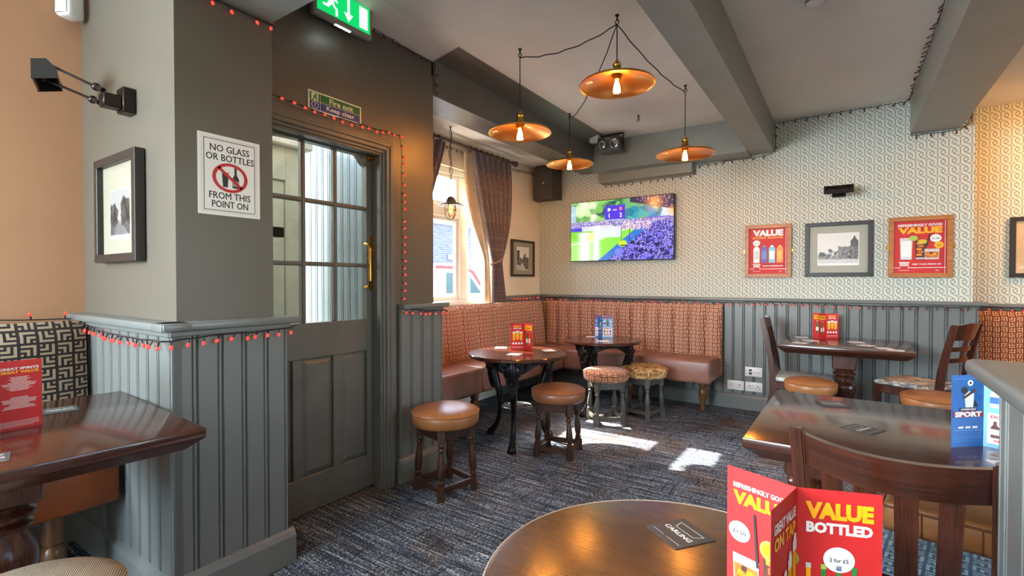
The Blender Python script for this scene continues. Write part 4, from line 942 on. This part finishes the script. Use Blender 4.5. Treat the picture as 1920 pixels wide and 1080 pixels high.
# television
t_ = thing('television', 'wall television showing a football crowd and pitch', 'television', (-2.028, 5.146, 1.78))
MB().box(-.589, .589, -.075, -.03, -.337, .337, .004, 2).obj('bezel', BLACKP, t_)
MB().box(-.2, .2, -.03, 0, -.15, .15, .004).obj('wall_mount', BLACKP, t_)
A = Art(176, 100, (186, 206, 220)); x, y = A.x, A.y
A.blotch(150, (.0, .36, .02, .30), .05, [(90, 150, 70), (140, 190, 90), (200, 226, 160), (60, 110, 60), (220, 236, 200)], .6); A.blotch(80, (.29, .56, -.05, .26), .04, [(40, 80, 80), (60, 130, 70), (130, 190, 90), (40, 60, 90)], .7); A.blotch(90, (.56, .85, .08, .30), .045, [(30, 120, 150), (60, 160, 170), (110, 170, 100), (30, 90, 140)], .7)
A.rect(0, .055, .06, .34, (150, 180, 200), .8)
A.on((y < .06+(x-.58)*.42).astype(float)*(x > .6), (52, 44, 72)); A.speck((y < .04+(x-.58)*.40) & (x > .65), [(200, 200, 230)], .05); A.ell(1.0, .27, .09, .10, (255, 170, 70), .95, 1)
A.rect(.78, .84, .20, .33, (40, 130, 190), .8); A.rect(.74, .97, .33, .42, (70, 50, 190))
A.rect(.36, .555, .10, .33, (78, 52, 196)); A.ell(.40, .165, .016, .028, (210, 220, 240)); A.ell(.515, .16, .016, .028, (230, 110, 100))
A.rect(0, 1, .34, .50, (130, 128, 190)); A.speck((y > .34) & (y < .52), [(220, 215, 235), (70, 60, 120), (170, 120, 150), (100, 110, 190)], .7); A.rect(0, .13, .44, .52, (70, 60, 190)); A.rect(.12, .30, .42, .50, (224, 224, 240), .6)
A.on(((y > .50)).astype(float), (130, 205, 70)); A.on(((y > .50) & (y < .66) & (x < .25)).astype(float), (110, 190, 20)); A.rect(.26, .52, .44, .62, (214, 216, 238), .75)
A.on(((np.abs(y-(.72-(x-.0)*.25)) < .008) & (x < .35)).astype(float), (230, 240, 220)); A.on(np.exp(-((x-.15)/.055)**2)*(y > .52), (255, 255, 246), .95); A.on(np.exp(-((x-.27)/.03)**2)*(y > .42), (240, 248, 255), .9)
A.on(np.exp(-((x-.20)/.05)**2-((y-.60)/.06)**2), (255, 224, 150), .9)
edge = (y > .98-(x-.30)*1.35)
A.on(edge.astype(float)*(y > .48), (52, 110, 190)); A.on(((y > 1.14-(x-.30)*1.35) & (y > .42)).astype(float), (40, 30, 100)); crowd = (y > 1.10-(x-.30)*1.30) & (y > .40)
A.speck(crowd, [(92, 86, 216), (150, 140, 236), (24, 18, 56), (66, 54, 160), (190, 180, 244), (36, 30, 90)], .85); A.speck((y > .38) & (y < .52) & (x > .52) & (x < .80), [(240, 200, 200), (230, 130, 110), (240, 240, 250)], .4); A.blotch(70, (.6, 1, .6, 1), .016, [(16, 12, 40), (120, 110, 230), (40, 30, 110)], .8)
A.ell(.535, .73, .04, .055, (186, 224, 40)); A.rect(.51, .57, .755, .775, (30, 40, 60)); A.ell(.50, .86, .045, .06, (120, 120, 230), .8)
for xx in (.515, .595): A.rect(xx, xx+.009, .46, .70, (30, 24, 60))
for a, b, c, d in ((.28, .29, .42, .62), (.28, .44, .42, .43), (.435, .444, .42, .60)): A.rect(a, b, c, d, (250, 250, 255))
A.obj('screen', SCREEN, 1.165, .660, t_, (0, -.0765, 0))
m = MB()
for s, xx, zz, sz in (('1', -.116, .158, .045), ('2', .018, .158, .045), ('60:21', -.05, .218, .016)): text(m, s, xx, zz, sz, 0, -.0775, .02)
m.obj('score', emit('screen_white', (.9, .9, 1, 1), 1.2), t_, smooth=0, normals=False)
MB().box(-.02, .02, -.078, -.074, -.345, -.334).obj('maker_plate', WPLAST, t_, smooth=0)

# no-glass sign (paper on the pillar), facing +x
t_ = thing('paper_sign', 'white paper sign forbidding glasses and bottles, stuck on the brown pillar face', 'sign', (-2.0295, .994, 1.634), PI/2)
MB().box(-.119, .119, -.0015, 0, -.156, .156).obj('sheet', CARDW, t_, smooth=0)
m = MB(); y = -.0018
for s, x_, z_, w_ in (('NO GLASS', 0, .106, .150), ('OR BOTTLES', .002, .071, .184), ('FROM THIS', 0, -.078, .158), ('POINT ON', 0, -.112, .138)):
    for k, (dx, dz) in enumerate(((-.0006, -.0003), (.0006, -.0003), (0, .0004))): text(m, s, x_+dx, z_+dz, .026, 0, y-.00004*k, 0, width=w_)
disc(m, 0, -.005, .068, .058, 1, y-.0004, 40, .80)
c_, s_ = math.cos(-.72), math.sin(-.72)
fpoly(m, [(p*.060*c_-q*.006*s_, -.005+p*.056*s_+q*.006*c_) for p, q in ((-1, -1), (1, -1), (1, 1), (-1, 1))], 1, y-.0004)
fpoly(m, [(-.028, -.043), (-.010, -.043), (-.006, .010), (-.032, .010)], 0, y-.0001); rect(m, -.0325, -.0055, .010, .016, 2, y-.0002)
fpoly(m, [(.008, -.043), (.034, -.043), (.034, -.005), (.025, .010), (.025, .042), (.016, .042), (.016, .010), (.008, -.005)], 0, y-.0001); rect(m, .009, .033, -.036, -.014, 2, y-.0002)
for a, b, c, d in ((-.098, .098, .136, .1385), (-.098, .098, -.1385, -.136), (-.0985, -.096, -.137, .137), (.096, .0985, -.137, .137)): rect(m, a, b, c, d, 0, y-.0001)
for a, b, c, d in ((-.106, .106, .144, .1448), (-.106, .106, -.1448, -.144), (-.1064, -.1056, -.144, .144), (.1056, .1064, -.144, .144)): rect(m, a, b, c, d, 2, y-.0001)
m.obj('print', [BPRT, REDP, plain('grey_print', rgb(150, 146, 142), .5)], t_, smooth=0, normals=False)
# fire exit keep clear sign
t_ = thing('fire_exit_sign', 'green and blue fire exit keep clear plate over the door', 'sign', (-2.249, 1.647, 2.141), PI/2)
MB().box(-.164, .164, -.003, 0, -.050, .050).obj('plate', LUMW, t_, smooth=0)
m = MB(); y = -.0034
rect(m, -.156, .156, .001, .042, 0, y); rect(m, -.156, .156, -.042, -.001, 1, y); rect(m, -.096, -.094, -.042, .042, 2, y-.0004)
text(m, 'Fire exit', .035, .020, .030, 2, y-.0004, .02, width=.150); text(m, 'Keep clear', .030, -.022, .030, 2, y-.0004, .02, width=.176)
rect(m, -.146, -.106, .004, .040, 2, y-.0003); fpoly(m, [(-.142, .006), (-.134, .006), (-.126, .018), (-.118, .008), (-.110, .012), (-.119, .022), (-.112, .032), (-.122, .030), (-.136, .026), (-.132, .020)], 0, y-.0006); disc(m, -.121, .035, .004, .004, 0, y-.0006, 12)
disc(m, -.126, -.021, .020, .018, 2, y-.0004, 24); disc(m, -.126, -.021, .017, .0155, 1, y-.0006, 24); rect(m, -.128, -.124, -.022, -.010, 2, y-.0008); rect(m, -.128, -.124, -.030, -.026, 2, y-.0008)
m.obj('print', [GREENP, BLUEP, LUMW], t_, smooth=0, normals=False)
# lit exit sign
t_ = thing('exit_sign', 'lit green running-man exit sign under the ceiling above the door', 'sign', (-2.16, 1.617, 2.606), PI/2)
MB().box(-.178, .178, -.03, .004, -.085, .086, .010, 3).box(-.12, -.10, -.018, -.006, .08, .094).box(.10, .12, -.018, -.006, .08, .094).obj('housing', plain('grey_plastic', rgb(150, 146, 138), .4), t_)
m = MB(); y = -.031; rect(m, -.160, .160, -.060, .080, 0, y); m.obj('panel', EXITG, t_, smooth=0)
m = MB(); y = -.0316
rect(m, .090, .145, -.046, .066, 0, y)
rect(m, .015, .031, -.012, .066, 0, y); fpoly(m, [(-.006, -.008), (.023, -.050), (.052, -.008)], 0, y)
disc(m, -.070, .056, .013, .013, 0, y, 16); fpoly(m, [(-.118, .034), (-.082, .048), (-.058, .036), (-.040, .020), (-.046, .012), (-.066, .022), (-.060, -.004), (-.042, -.016), (-.042, -.052), (-.056, -.052), (-.056, -.022), (-.080, -.004), (-.094, -.026), (-.128, -.026), (-.128, -.014), (-.104, -.012), (-.090, .028), (-.112, .022)], 0, y)
m.obj('pictogram', EXITW, t_, smooth=0, normals=False)
m = MB()
for i in range(6): m.box(-.045+i*.016, -.036+i*.016, -.018, -.008, -.0875, -.084)
m.obj('down_light', LEDW, t_, smooth=0)

# ------------------------------------------------------------------ pendant lamps
HOOKS = []
COPIN = plain('copper_inside', rgb(214, 150, 84), .34, .85, var=.06, scale=5)
AMBG = glass('amber_bulb_glass', (1, .86, .6, 1), .02)
def hook(par, mat=BRONZE):
    m = MB(); m.lathe([(.012, -.004), (.012, 0)], 12).lathe([(.005, -.03), (.005, -.002)], 8); m.torus(.011, .003, (0, 0, -.040), 16, 6, 'y'); m.obj('ceiling_hook', mat, par)
def pendant(label, x, y, zr, R, tilt=(0, 0)):
    t_ = thing('pendant_lamp', label, 'lamp', (x, y, ZC), 0, 'copper disc pendant lamps'); hook(t_)
    d = zr-ZC
    MB().tube([(0, 0, -.05), (0, 0, d+.13)], .0032, 6).obj('cord', CABLE, t_)
    MB().lathe([(.006, d+.135), (.010, d+.128), (.012, d+.118), (.022, d+.112), (.024, d+.104), (.022, d+.10), (.022, d+.075), (.026, d+.070), (.026, d+.062), (.022, d+.058), (.030, d+.052), (.030, d+.045)], 24).obj('lamp_holder', BRASS, t_, smooth=40)
    sh = MB().lathe([(.030, d+.056), (.045, d+.050), (R*.55, d+.028), (R-.008, d+.004), (R, d-.004), (R+.001, d-.008), (R-.003, d-.009), (R-.010, d+.000), (R*.55, d+.024), (.045, d+.045), (.030, d+.050)], 64, caps=False)
    s_ = sh.obj('shade', COPPER, t_, smooth=50)
    m = MB(); m.lathe([(.022, d+.045), (.022, d+.022), (.014, d+.018)], 16).obj('socket_ring', BRASS, t_)
    # bulb: clear amber glass with a glowing filament cage
    b = MB().lathe([(.013, d+.026), (.014, d+.018), (.020, d+.0), (.029, d-.025), (.031, d-.038), (.026, d-.056), (.012, d-.068), (.001, d-.071)], 20, caps=False).obj('bulb', AMBG, t_, smooth=60)
    m = MB()
    for k in range(6):
        a = 2*PI*k/6; m.tube([(.006*math.cos(a), .006*math.sin(a), d+.012), (.013*math.cos(a+.3), .013*math.sin(a+.3), d-.015), (.016*math.cos(a+.6), .016*math.sin(a+.6), d-.048)], .0045, 5)
    m.obj('filament', BULBON, b, smooth=60)
    m = MB(); m.M = Matrix.Translation((-.12, -.11, d+.002)); m.box(-.018, .018, -.012, .012, -.006, -.003).obj('price_label', CARDW, t_)
    if tilt != (0, 0): s_.rotation_euler = (tilt[0], tilt[1], 0)
    HOOKS.append((x, y))
    return t_
pendant('copper disc pendant hanging nearest the door and window beam', -1.725, 2.638, 2.172, .200)
pendant('copper disc pendant hung highest, in the middle of the four', -1.058, 2.605, 2.318, .208)
pendant('copper disc pendant nearest the painted ceiling beam, before the back wallpaper', -1.007, 3.825, 2.184, .213)
pendant('copper disc pendant farthest back, by the loudspeaker', -2.022, 3.894, 2.258, .208)
def swag(label, a, b, sag):
    p = [(a[0]+(b[0]-a[0])*k/14, a[1]+(b[1]-a[1])*k/14, ZC-.052-sag*4*(k/14)*(1-k/14)+.004*math.sin(k*2.1)) for k in range(15)]
    tag(MB().tube(p, .0034, 6).obj('lamp_cable', CABLE), label, 'cable', 'cables slung between the pendant hooks')
swag('black cable slung from the middle pendant hook to the one by the door', HOOKS[1], HOOKS[0], .05)
swag('black cable slung from the middle pendant hook to the one by the beam', HOOKS[1], HOOKS[2], .04)
swag('black cable slung from the middle pendant hook to the farthest pendant', HOOKS[1], HOOKS[3], .09)
t_ = thing('ceiling_hook', 'bare metal hook in the cream ceiling between pendants and disco lamp', 'hook', (-1.538, 4.289, ZC)); hook(t_)
# hanging lantern in the bay window
t_ = thing('hanging_lantern', 'small caged glass lantern on a chain in front of the bay window', 'lamp', (-2.86, 3.265, 2.57)); hook(t_)
m = MB()
for k in range(24):
    m.M = Matrix.Translation((.006*math.sin(k*.8), 0, -.06-k*.0235)) @ Matrix.Rotation(PI/2*(k % 2), 4, 'Z'); m.torus(.011, .0022, (0, 0, 0), 10, 5, 'y')
m.obj('chain', BRONZE, t_)
MB().tube([(.012*math.sin(i*1.3), .012*math.cos(i*1.1), -.04-i*.058) for i in range(11)], .0026, 6).obj('flex', CABLE, t_)
d = -.63
MB().lathe([(.012, d+.02), (.030, d+.012), (.045, d-.012), (.050, d-.03), (.11, d-.052), (.115, d-.060), (.108, d-.058), (.05, d-.040)], 28, caps=False).obj('shade', plain('grey_metal', rgb(120, 116, 108), .4, .7), t_)
MB().lathe([(.04, d-.055), (.044, d-.10), (.040, d-.135), (.022, d-.165), (.001, d-.172)], 18, caps=False).obj('glass_jar', glass('lantern_glass', (1, .93, .8, 1), .03), t_)
MB().lathe([(.012, d-.05), (.02, d-.09), (.018, d-.12), (.004, d-.135)], 12).obj('bulb', emit('warm_lantern_bulb', rgb(255, 190, 100), 4), t_)
m = MB()
for k in range(5):
    a = 2*PI*k/5; m.tube([(r*math.cos(a), r*math.sin(a), d+z) for r, z in ((.048, -.05), (.052, -.10), (.046, -.14), (.026, -.175), (.0, -.182))], .0025, 5)
m.torus(.051, .0025, (0, 0, d-.10), 20, 5); m.obj('cage', BRONZE, t_)

# swing-arm lamp on the pillar: base, two jointed arms, box head
t_ = thing('swing_arm_lamp', 'dark bronze swing-arm wall lamp on the pale pillar face above the avenue photo', 'lamp', (-2.41, .80, 1.945))
MB().box(-.035, .035, -.045, 0, -.05, .05, .004).box(-.028, .028, -.105, -.045, -.040, .012, .004).obj('base', BRONZE, t_)
HD = Vector((-.30, -.20, .115))
m = MB()
for dx, dz, h0 in ((.008, .02, Vector((.02, .0, .045))), (-.03, -.02, Vector((-.03, 0, -.005)))):
    a = Vector((dx, -.10, dz)); b = HD+h0; dd = (b-a)
    m.tube([a, a+dd*.15], .010, 8); m.tube([a+dd*.15, a+dd*.9], .0055, 8); m.ball(a+dd*.12, .016, 10, 6); m.ball(b, .014, 10, 6)
m.obj('arm', BRONZE, t_)
m = MB(); m.M = Matrix.Translation(HD) @ Matrix.Rotation(math.radians(-18), 4, 'Z') @ Matrix.Rotation(math.radians(16), 4, 'X')
sec = [(-.042, -.035), (-.022, .035), (.022, .035), (.042, -.005), (.036, -.037), (.030, -.008), (.018, .026), (-.018, .026), (-.035, -.035)]
A = [m.v((-.085, y, z)) for y, z in sec]; B = [m.v((.085, y, z)) for y, z in sec]; n = len(sec)
for i in range(n): m.f([A[i], A[(i+1) % n], B[(i+1) % n], B[i]])
m.obj('lamp_head', plain('brushed_bronze', rgb(84, 76, 70), .3, .9), t_, smooth=0)
m = MB(); m.M = Matrix.Translation(HD) @ Matrix.Rotation(math.radians(-18), 4, 'Z') @ Matrix.Rotation(math.radians(16), 4, 'X')
ML = m.M; m.b.free()
for a, b in ((-.089, -.085), (.085, .089)):
    m = MB(); m.M = ML; m.prism([(-.044, -.037), (-.023, .037), (.023, .037), (.044, -.005), (.037, -.039)], 'x', a, b).obj('end_cap', BLACKP, t_, smooth=0)
MB().box(-.01, .01, -.02, 0, -.004, .004).obj('mount_pin', BRONZE, t_)
# picture light on the back wall
t_ = thing('picture_light', 'dark bronze picture light on the wallpaper above the street photo', 'lamp', (-.045, 5.148, 1.985))
MB().box(-.05, .05, -.02, 0, -.035, .035, .004).obj('base', BRONZE, t_)
for x in (-.07, .07): MB().tube([(x*.4, -.015, .01), (x, -.10, .045), (x, -.19, .035)], .008, 8).obj('arm', BRONZE, t_)
m = MB(); sec = [(-.235, -.035), (-.245, .0), (-.22, .035), (-.17, .035), (-.15, .005), (-.155, -.02), (-.162, .004), (-.178, .027), (-.215, .027), (-.236, 0), (-.229, -.033)]
A = [m.v((-.10, y, z)) for y, z in sec]; B = [m.v((.10, y, z)) for y, z in sec]; n = len(sec)
for i in range(n): m.f([A[i], A[(i+1) % n], B[(i+1) % n], B[i]])
m.obj('lamp_head', BRONZE, t_, smooth=0)
for a, b in ((-.104, -.10), (.10, .104)): MB().prism([(-.236, -.035), (-.246, .0), (-.22, .037), (-.17, .037), (-.149, .005), (-.155, -.02)], 'x', a, b).obj('end_cap', BLACKP, t_, smooth=0)
MB().tube([(-.085, -.195, -.005), (.085, -.195, -.005)], .012, 10).obj('lamp_tube', emit('picture_lamp', rgb(255, 190, 110), 3.0), t_)
# disco light on the bulkhead corner
t_ = thing('effects_light', 'black multi-lens disco lamp hung in the ceiling corner', 'lamp', (-1.95, 4.66, ZC))
m = MB().box(-.115, .115, -.09, .09, -.185, -.045, .014, 2); m.obj('body', plain('grey_black_metal', rgb(66, 62, 56), .4), t_)
m = MB(); m.tube([(-.125, 0, -.12), (-.125, 0, -.012), (.125, 0, -.012), (.125, 0, -.12)], .008, 6); m.obj('bracket', BRONZE, t_)
for x, r in ((-.062, .034), (.066, .040)):
    m = MB(); m.M = Matrix.Translation((x, -.09, -.125)) @ Matrix.Rotation(PI/2, 4, 'X'); m.lathe([(r+.006, -.002), (r+.006, .012), (r, .014), (r*.9, .006), (.001, .010)], 20).obj('lens', CHROME, t_)
m = MB()
for z in (-.075, -.165):
    for x in (-.024, -.008, .008, .024): m.box(x-.006, x+.006, -.096, -.089, z-.008, z+.008, .001)
m.obj('led_bank', CHROME, t_)
tag(MB().box(-.05, .05, -.03, .03, -.075, 0, .006).obj('junction_box', WPLAST, None, (-2.11, 4.62, ZC)), 'small white junction box on the ceiling beside the disco lamp', 'box')
t_ = thing('smoke_detector', 'white smoke detector on the ceiling between the two beams', 'detector', (-.136, 3.02, ZC)); MB().lathe([(.001, -.045), (.03, -.044), (.042, -.034), (.045, -.014), (.055, -.010), (.055, 0)], 28).obj('body', WPLAST, t_)
MB().lathe([(.0465, -.03), (.0465, -.018)], 28).obj('vent_band', plain('grey_vent', rgb(120, 118, 114), .5), t_)
t_ = thing('motion_sensor', 'white motion sensor in the top left corner above the peach wall', 'sensor', (-2.94, .735, 2.42), math.radians(25))
MB().box(-.04, .04, -.035, .045, 0, .17, .018, 3).obj('body', WPLAST, t_); m = MB(); m.grid(lambda s, q: (-.03+.06*s, -.036-.012*math.sin(PI*s)*math.sin(PI*(.15+.85*q)), .01+.085*q), 8, 6); m.obj('lens', plain('sensor_lens', rgb(206, 202, 194), .25), t_, smooth=60)
# loudspeaker
t_ = thing('loudspeaker', 'black wall loudspeaker in the corner beside the television', 'speaker', (-2.905, 5.02, 2.36), math.radians(4))
MB().prism([(-.155, .08), (-.115, -.09), (.115, -.09), (.155, .08)], 'z', -.19, .19).obj('cabinet', plain('speaker_cabinet', rgb(64, 58, 54), .6), t_, smooth=0)
MB().box(-.112, .112, -.097, -.09, -.182, .182, .004).obj('grille', plain('speaker_cloth', rgb(74, 66, 60), .9, bump=400), t_)
MB().box(-.008, .008, -.1, -.097, -.012, .006).obj('badge', WPLAST, t_)
MB().box(-.03, .03, .08, .125, -.05, .05).obj('wall_bracket', BLACKP, t_)
# sockets
def socket(label, x, z, kind):
    t_ = thing('wall_socket', label, 'socket', (x, 5.099, z), 0, 'white wall sockets on the wainscot'); MB().box(-.074, .074, -.010, .002, -.044, .044, .003, 2).obj('plate', WPLAST, t_)
    m = MB()
    if kind == 2:
        for c in (-.036, .036):
            m.box(c-.004, c+.004, -.0115, -.0095, -.000, .012); m.box(c-.016, c-.010, -.0115, -.0095, -.016, -.011); m.box(c+.010, c+.016, -.0115, -.0095, -.016, -.011)
        m.obj('pin_hole', BPRT, t_); m = MB()
        for c in (-.009, .009): m.box(c-.006, c+.006, -.014, -.009, .012, .030, .002)
        m.obj('switch', CARDW, t_)
    else:
        for zz in (.014, -.016): MB().box(-.038, -.014, -.013, -.009, zz-.010, zz+.010, .002).obj('aerial_port', BPRT, t_)
        m.box(.01, .05, -.0115, -.0095, -.004, .0).obj('slot', plain('grey_print_2', rgb(150, 150, 150), .5), t_)
socket('white aerial plate above the two double sockets, right of the corner bench', -.701, .364, 1)
socket('white double socket next to the corner bench leg, left of the pair', -.856, .222, 2)
socket('white double socket right of the pair, near the dark slat chair', -.698, .222, 2)

# ------------------------------------------------------------------ curtain pole, rings, curtains
PX, PZ = -2.985, 2.495
t_ = thing('curtain_pole', 'dark wooden curtain pole with rings across the bay window', 'curtain pole', (PX, 3.53, PZ))
MB().tube([(0, -.92, 0), (0, .92, 0)], .016, 14).obj('rod', RODW, t_)
for s in (-1, 1):
    m = MB(); m.ball((0, s*.95, 0), .032, 14, 8, (1, .9, 1)); m.lathe([(.02, 0), (.02, .001)], 8, (9, 9)) if False else None; m.tube([(0, s*.90, 0), (0, s*.925, 0)], .024, 12); m.obj('finial', RODW, t_)
    MB().tube([(-.075, s*.80, 0), (0, s*.80, 0)], .012, 10).obj('bracket', RODW, t_)
ry = [-.60, -.52, -.44, -.36, -.28] + [.16, .24, .33, .42, .50, .60, .70, .78]
rm = None
for y in ry:
    if rm is None: o = MB().torus(.026, .0045, (0, 0, -.007), 18, 6, 'y').obj('ring', RODW, t_, (0, y, 0)); rm = o.data
    else: link('ring', rm, t_, (0, y, 0))
def curtain(label, top, waist, bot, outer, side):
    """top/waist/bot: (y0, y1) spans; the cloth gathers at the tie and falls on"""
    t_ = thing('curtain', label, 'curtain', (0, 0, 0), 0, 'plum curtains at the bay window')
    zt, zw, zb = PZ-.035, 1.42, 1.0
    def fn(s, q, lin_=False):
        z = zt+(zb-zt)*q; qw = (zt-zw)/(zt-zb)
        if q < qw:
            r = q/qw; e0 = r**1.15; e1 = r**2.6
            y0 = top[0]+(waist[0]-top[0])*(e0 if side > 0 else e1); y1 = top[1]+(waist[1]-top[1])*(e1 if side > 0 else e0)
            bulge = math.sin(PI*r)*.04
            if side > 0: y1 += bulge*.8
            else: y0 -= bulge*.8
            amp = .030*(1-.55*r)
        else:
            r = (q-qw)/(1-qw); y0 = waist[0]+(bot[0]-waist[0])*r; y1 = waist[1]+(bot[1]-waist[1])*r; amp = .0135+.010*r
        nf = 7
        return (PX+.02+amp*math.sin(s*nf*2*PI)+(.02 if not lin_ else -.03), y0+(y1-y0)*s, z)
    m = MB(); m.grid(fn, 90, 44); m.obj('cloth', CURT, t_, smooth=180, normals=False)
    m = MB(); edge = (lambda s, q: (lambda p: (p[0]-.035-.02*math.sin(9*s), p[1]+(-1 if side > 0 else 1)*(.012+.075*math.sin(PI*min(q*1.5, 1)))*(1-s), p[2]))(fn(s*.35 if side > 0 else 1-.35*s, q, True))); m.grid(edge, 14, 40); m.obj('lining', LINING, t_, smooth=180, normals=False)
    a, b = waist; m = MB(); pts = [(PX+.075*math.cos(k/12*PI), a+(b-a)*.5-(b-a)*.56*math.cos(k/12*PI) if False else a-.01+(b-a+.02)*k/12, 1.42+.06*(k/12 if side > 0 else 1-k/12)+.0) for k in range(13)]
    pts = [(PX+.03+.045*math.sin(PI*k/12), a-.012+(b-a+.024)*k/12, (1.385+.085*(k/12 if side > 0 else 1-k/12))) for k in range(13)]
    e = pts[-1] if side > 0 else pts[0]; far = (XB+.01, e[1]+side*.06, 1.52)
    m.tube(pts, .011, 8); m.tube([e, far], .009, 8); m.ball(pts[6], .018, 8, 6); m.obj('tie_rope', plain('rope_tie', rgb(150, 128, 116), .8, bump=90), t_)
curtain('plum curtain with cream lining tied back on the television side of the bay window', (3.665, 4.33), (3.99, 4.17), (3.99, 4.24), 0, 1)
curtain('plum curtain tied back at the door side of the bay window, mostly behind the pier', (2.62, 3.30), (2.66, 2.88), (2.62, 2.88), 0, -1)

# ------------------------------------------------------------------ strings of red fairy lights
def bulb_mesh(mat):
    m = MB(); m.mi = 0; m.lathe([(.0035, 0), (.0035, -.017), (.0045, -.018)], 6); m.mi = 1; m.lathe([(.0045, -.017), (.0062, -.022), (.0062, -.027), (.003, -.032)], 8)
    me = bpy.data.meshes.new('bulb'); m.b.normal_update(); m.b.to_mesh(me); m.b.free(); me.materials.append(CABLE); me.materials.append(mat); return me
BON, BOFF = bulb_mesh(REDON), bulb_mesh(REDOFF)
def fairy(label, pts, step, lit, wild=.5, down=(0, 0, -1), nrm=(0, -1, 0), group='strings of red fairy lights'):
    t_ = thing('fairy_lights', label, 'fairy lights', pts[0], 0, group); o = Vector(pts[0])
    P = [Vector(p)-o for p in pts]; fine = []; rr = random.Random(len(label)+len(pts)*31)
    L = [0]
    for a, b in zip(P, P[1:]):
        n = max(2, int((b-a).length/.045))
        for k in range(n): fine.append(a+(b-a)*k/n+Vector((rr.uniform(-1, 1), rr.uniform(-1, 1), rr.uniform(-1, 1)))*.0035)
    fine.append(P[-1]); MB().tube(fine, .0024, 4).obj('wire', CABLE, t_)
    dist = 0; nxt = step*.5
    for a, b in zip(P, P[1:]):
        l = (b-a).length
        while nxt <= dist+l:
            q = a+(b-a)*((nxt-dist)/l); dv = (Vector(down)+Vector((rr.uniform(-1, 1), rr.uniform(-1, 1), rr.uniform(-.6, .6)))*wild)
            nn = Vector(nrm); 
            if dv.dot(nn) < .15: dv += nn*(.25-dv.dot(nn))
            c = link('bulb', BON if (lit(q+o) if callable(lit) else lit) else BOFF, t_, q); c.rotation_euler = dv.normalized().to_track_quat('-Z', 'Y').to_euler()
            nxt += step*rr.uniform(.75, 1.25)
        dist += l
    return t_
fairy('lit red fairy lights under the dado ledge of the pillar', [(-2.90, .745, 1.035), (-2.60, .742, 1.005), (-2.3, .742, .998), (-1.98, .735, 1.005), (-1.965, .80, 1.012), (-1.965, 1.0, 1.016), (-1.965, 1.20, 1.02), (-1.96, 1.235, 1.03)], .050, True, .45, nrm=(.7, -.7, 0))
fairy('lit red fairy lights round the door architrave', [(-2.195, 1.20, 2.085), (-2.195, 1.55, 2.07), (-2.195, 2.045, 2.085), (-2.195, 2.066, 2.0), (-2.20, 2.068, 1.6), (-2.20, 2.07, 1.2), (-2.20, 2.06, 1.085)], .052, True, .55, (0, .6, -.3), (1, .2, 0))
fairy('lit red fairy lights under the short ledge right of the door', [(-2.195, 2.075, 1.055), (-2.185, 2.25, 1.035), (-2.185, 2.45, 1.03)], .050, True, .5, nrm=(1, 0, 0))
fairy('red fairy lights along the back wall ledge, lit and unlit', [(-2.95, 5.07, 1.03), (-2.2, 5.062, 1.022), (-1.4, 5.062, 1.028), (-.95, 5.062, 1.018), (-.4, 5.062, 1.026), (.2, 5.062, 1.014), (.85, 5.062, 1.022)], .060, lambda p: p.x < .12 and (p.x > -1.0 or int(p.x*77) % 3 != 0), .4)
fairy('lit red fairy lights at the window end of the corner bench', [(-3.03, 4.36, 1.055), (-3.03, 4.7, 1.04), (-3.03, 5.05, 1.045)], .055, True, .5, nrm=(1, 0, 0))
fairy('lit red fairy lights over the rust bench in the recess', [(.90, 5.62, 1.005), (1.3, 5.62, 1.0), (1.9, 5.62, 1.01)], .075, True, .5)
fairy('lit red fairy lights behind the black maze bench', [(-2.96, .1, 1.062), (-2.93, .45, 1.055), (-2.90, .72, 1.05)], .11, True, .3, (0, 0, 1), (1, 0, 0))
fairy('unlit fairy lights along the top of the pillar and its beam', [(-2.02, .80, 2.31), (-2.02, 1.0, 2.306), (-2.02, 1.165, 2.31), (-2.0, 1.18, 2.345), (-2.21, 1.19, 2.40)], .085, True, .4, nrm=(1, 0, 0))
fairy('unlit fairy lights where the door wall meets the ceiling', [(-2.235, 1.80, 2.665), (-2.235, 2.1, 2.652), (-2.235, 2.38, 2.645)], .06, False, .6, nrm=(1, 0, 0))
fairy('unlit fairy lights hanging down the edge of the bay beam', [(-2.235, 2.40, 2.645), (-2.235, 2.40, 2.46)], .05, False, .6, (0, .6, -.5), (1, .2, 0))
fairy('unlit fairy lights along the bulkhead above the television', [(-2.25, 5.135, 2.292), (-1.8, 5.135, 2.288), (-1.262, 5.135, 2.292), (-1.245, 5.135, 2.38), (-.75, 5.135, 2.385), (-.56, 5.135, 2.40)], .085, False, .5)
fairy('unlit fairy lights across the wallpaper top between the two beams', [(-.535, 5.135, 2.43), (-.535, 5.135, 2.68), (0, 5.135, 2.685), (.42, 5.135, 2.685)], .085, False, .5)
fairy('unlit fairy lights along the left edge of the right-hand beam', [(.425, 5.10, 2.685), (.425, 4.4, 2.68), (.425, 3.7, 2.685), (.425, 3.0, 2.68)], .075, False, .6, (-.6, 0, -.4), (-1, 0, 0))
fairy('unlit fairy lights under the end of the right-hand beam', [(.44, 5.135, 2.40), (.74, 5.135, 2.40), (.80, 5.135, 2.45), (.82, 5.135, 2.66)], .075, False, .5)
fairy('unlit fairy lights over the curtain pole', [(XB+.02, 3.25, 2.475), (XB+.02, 4.4, 2.46), (XB+.02, 5.0, 2.50)], .06, False, .5, nrm=(1, 0, 0))
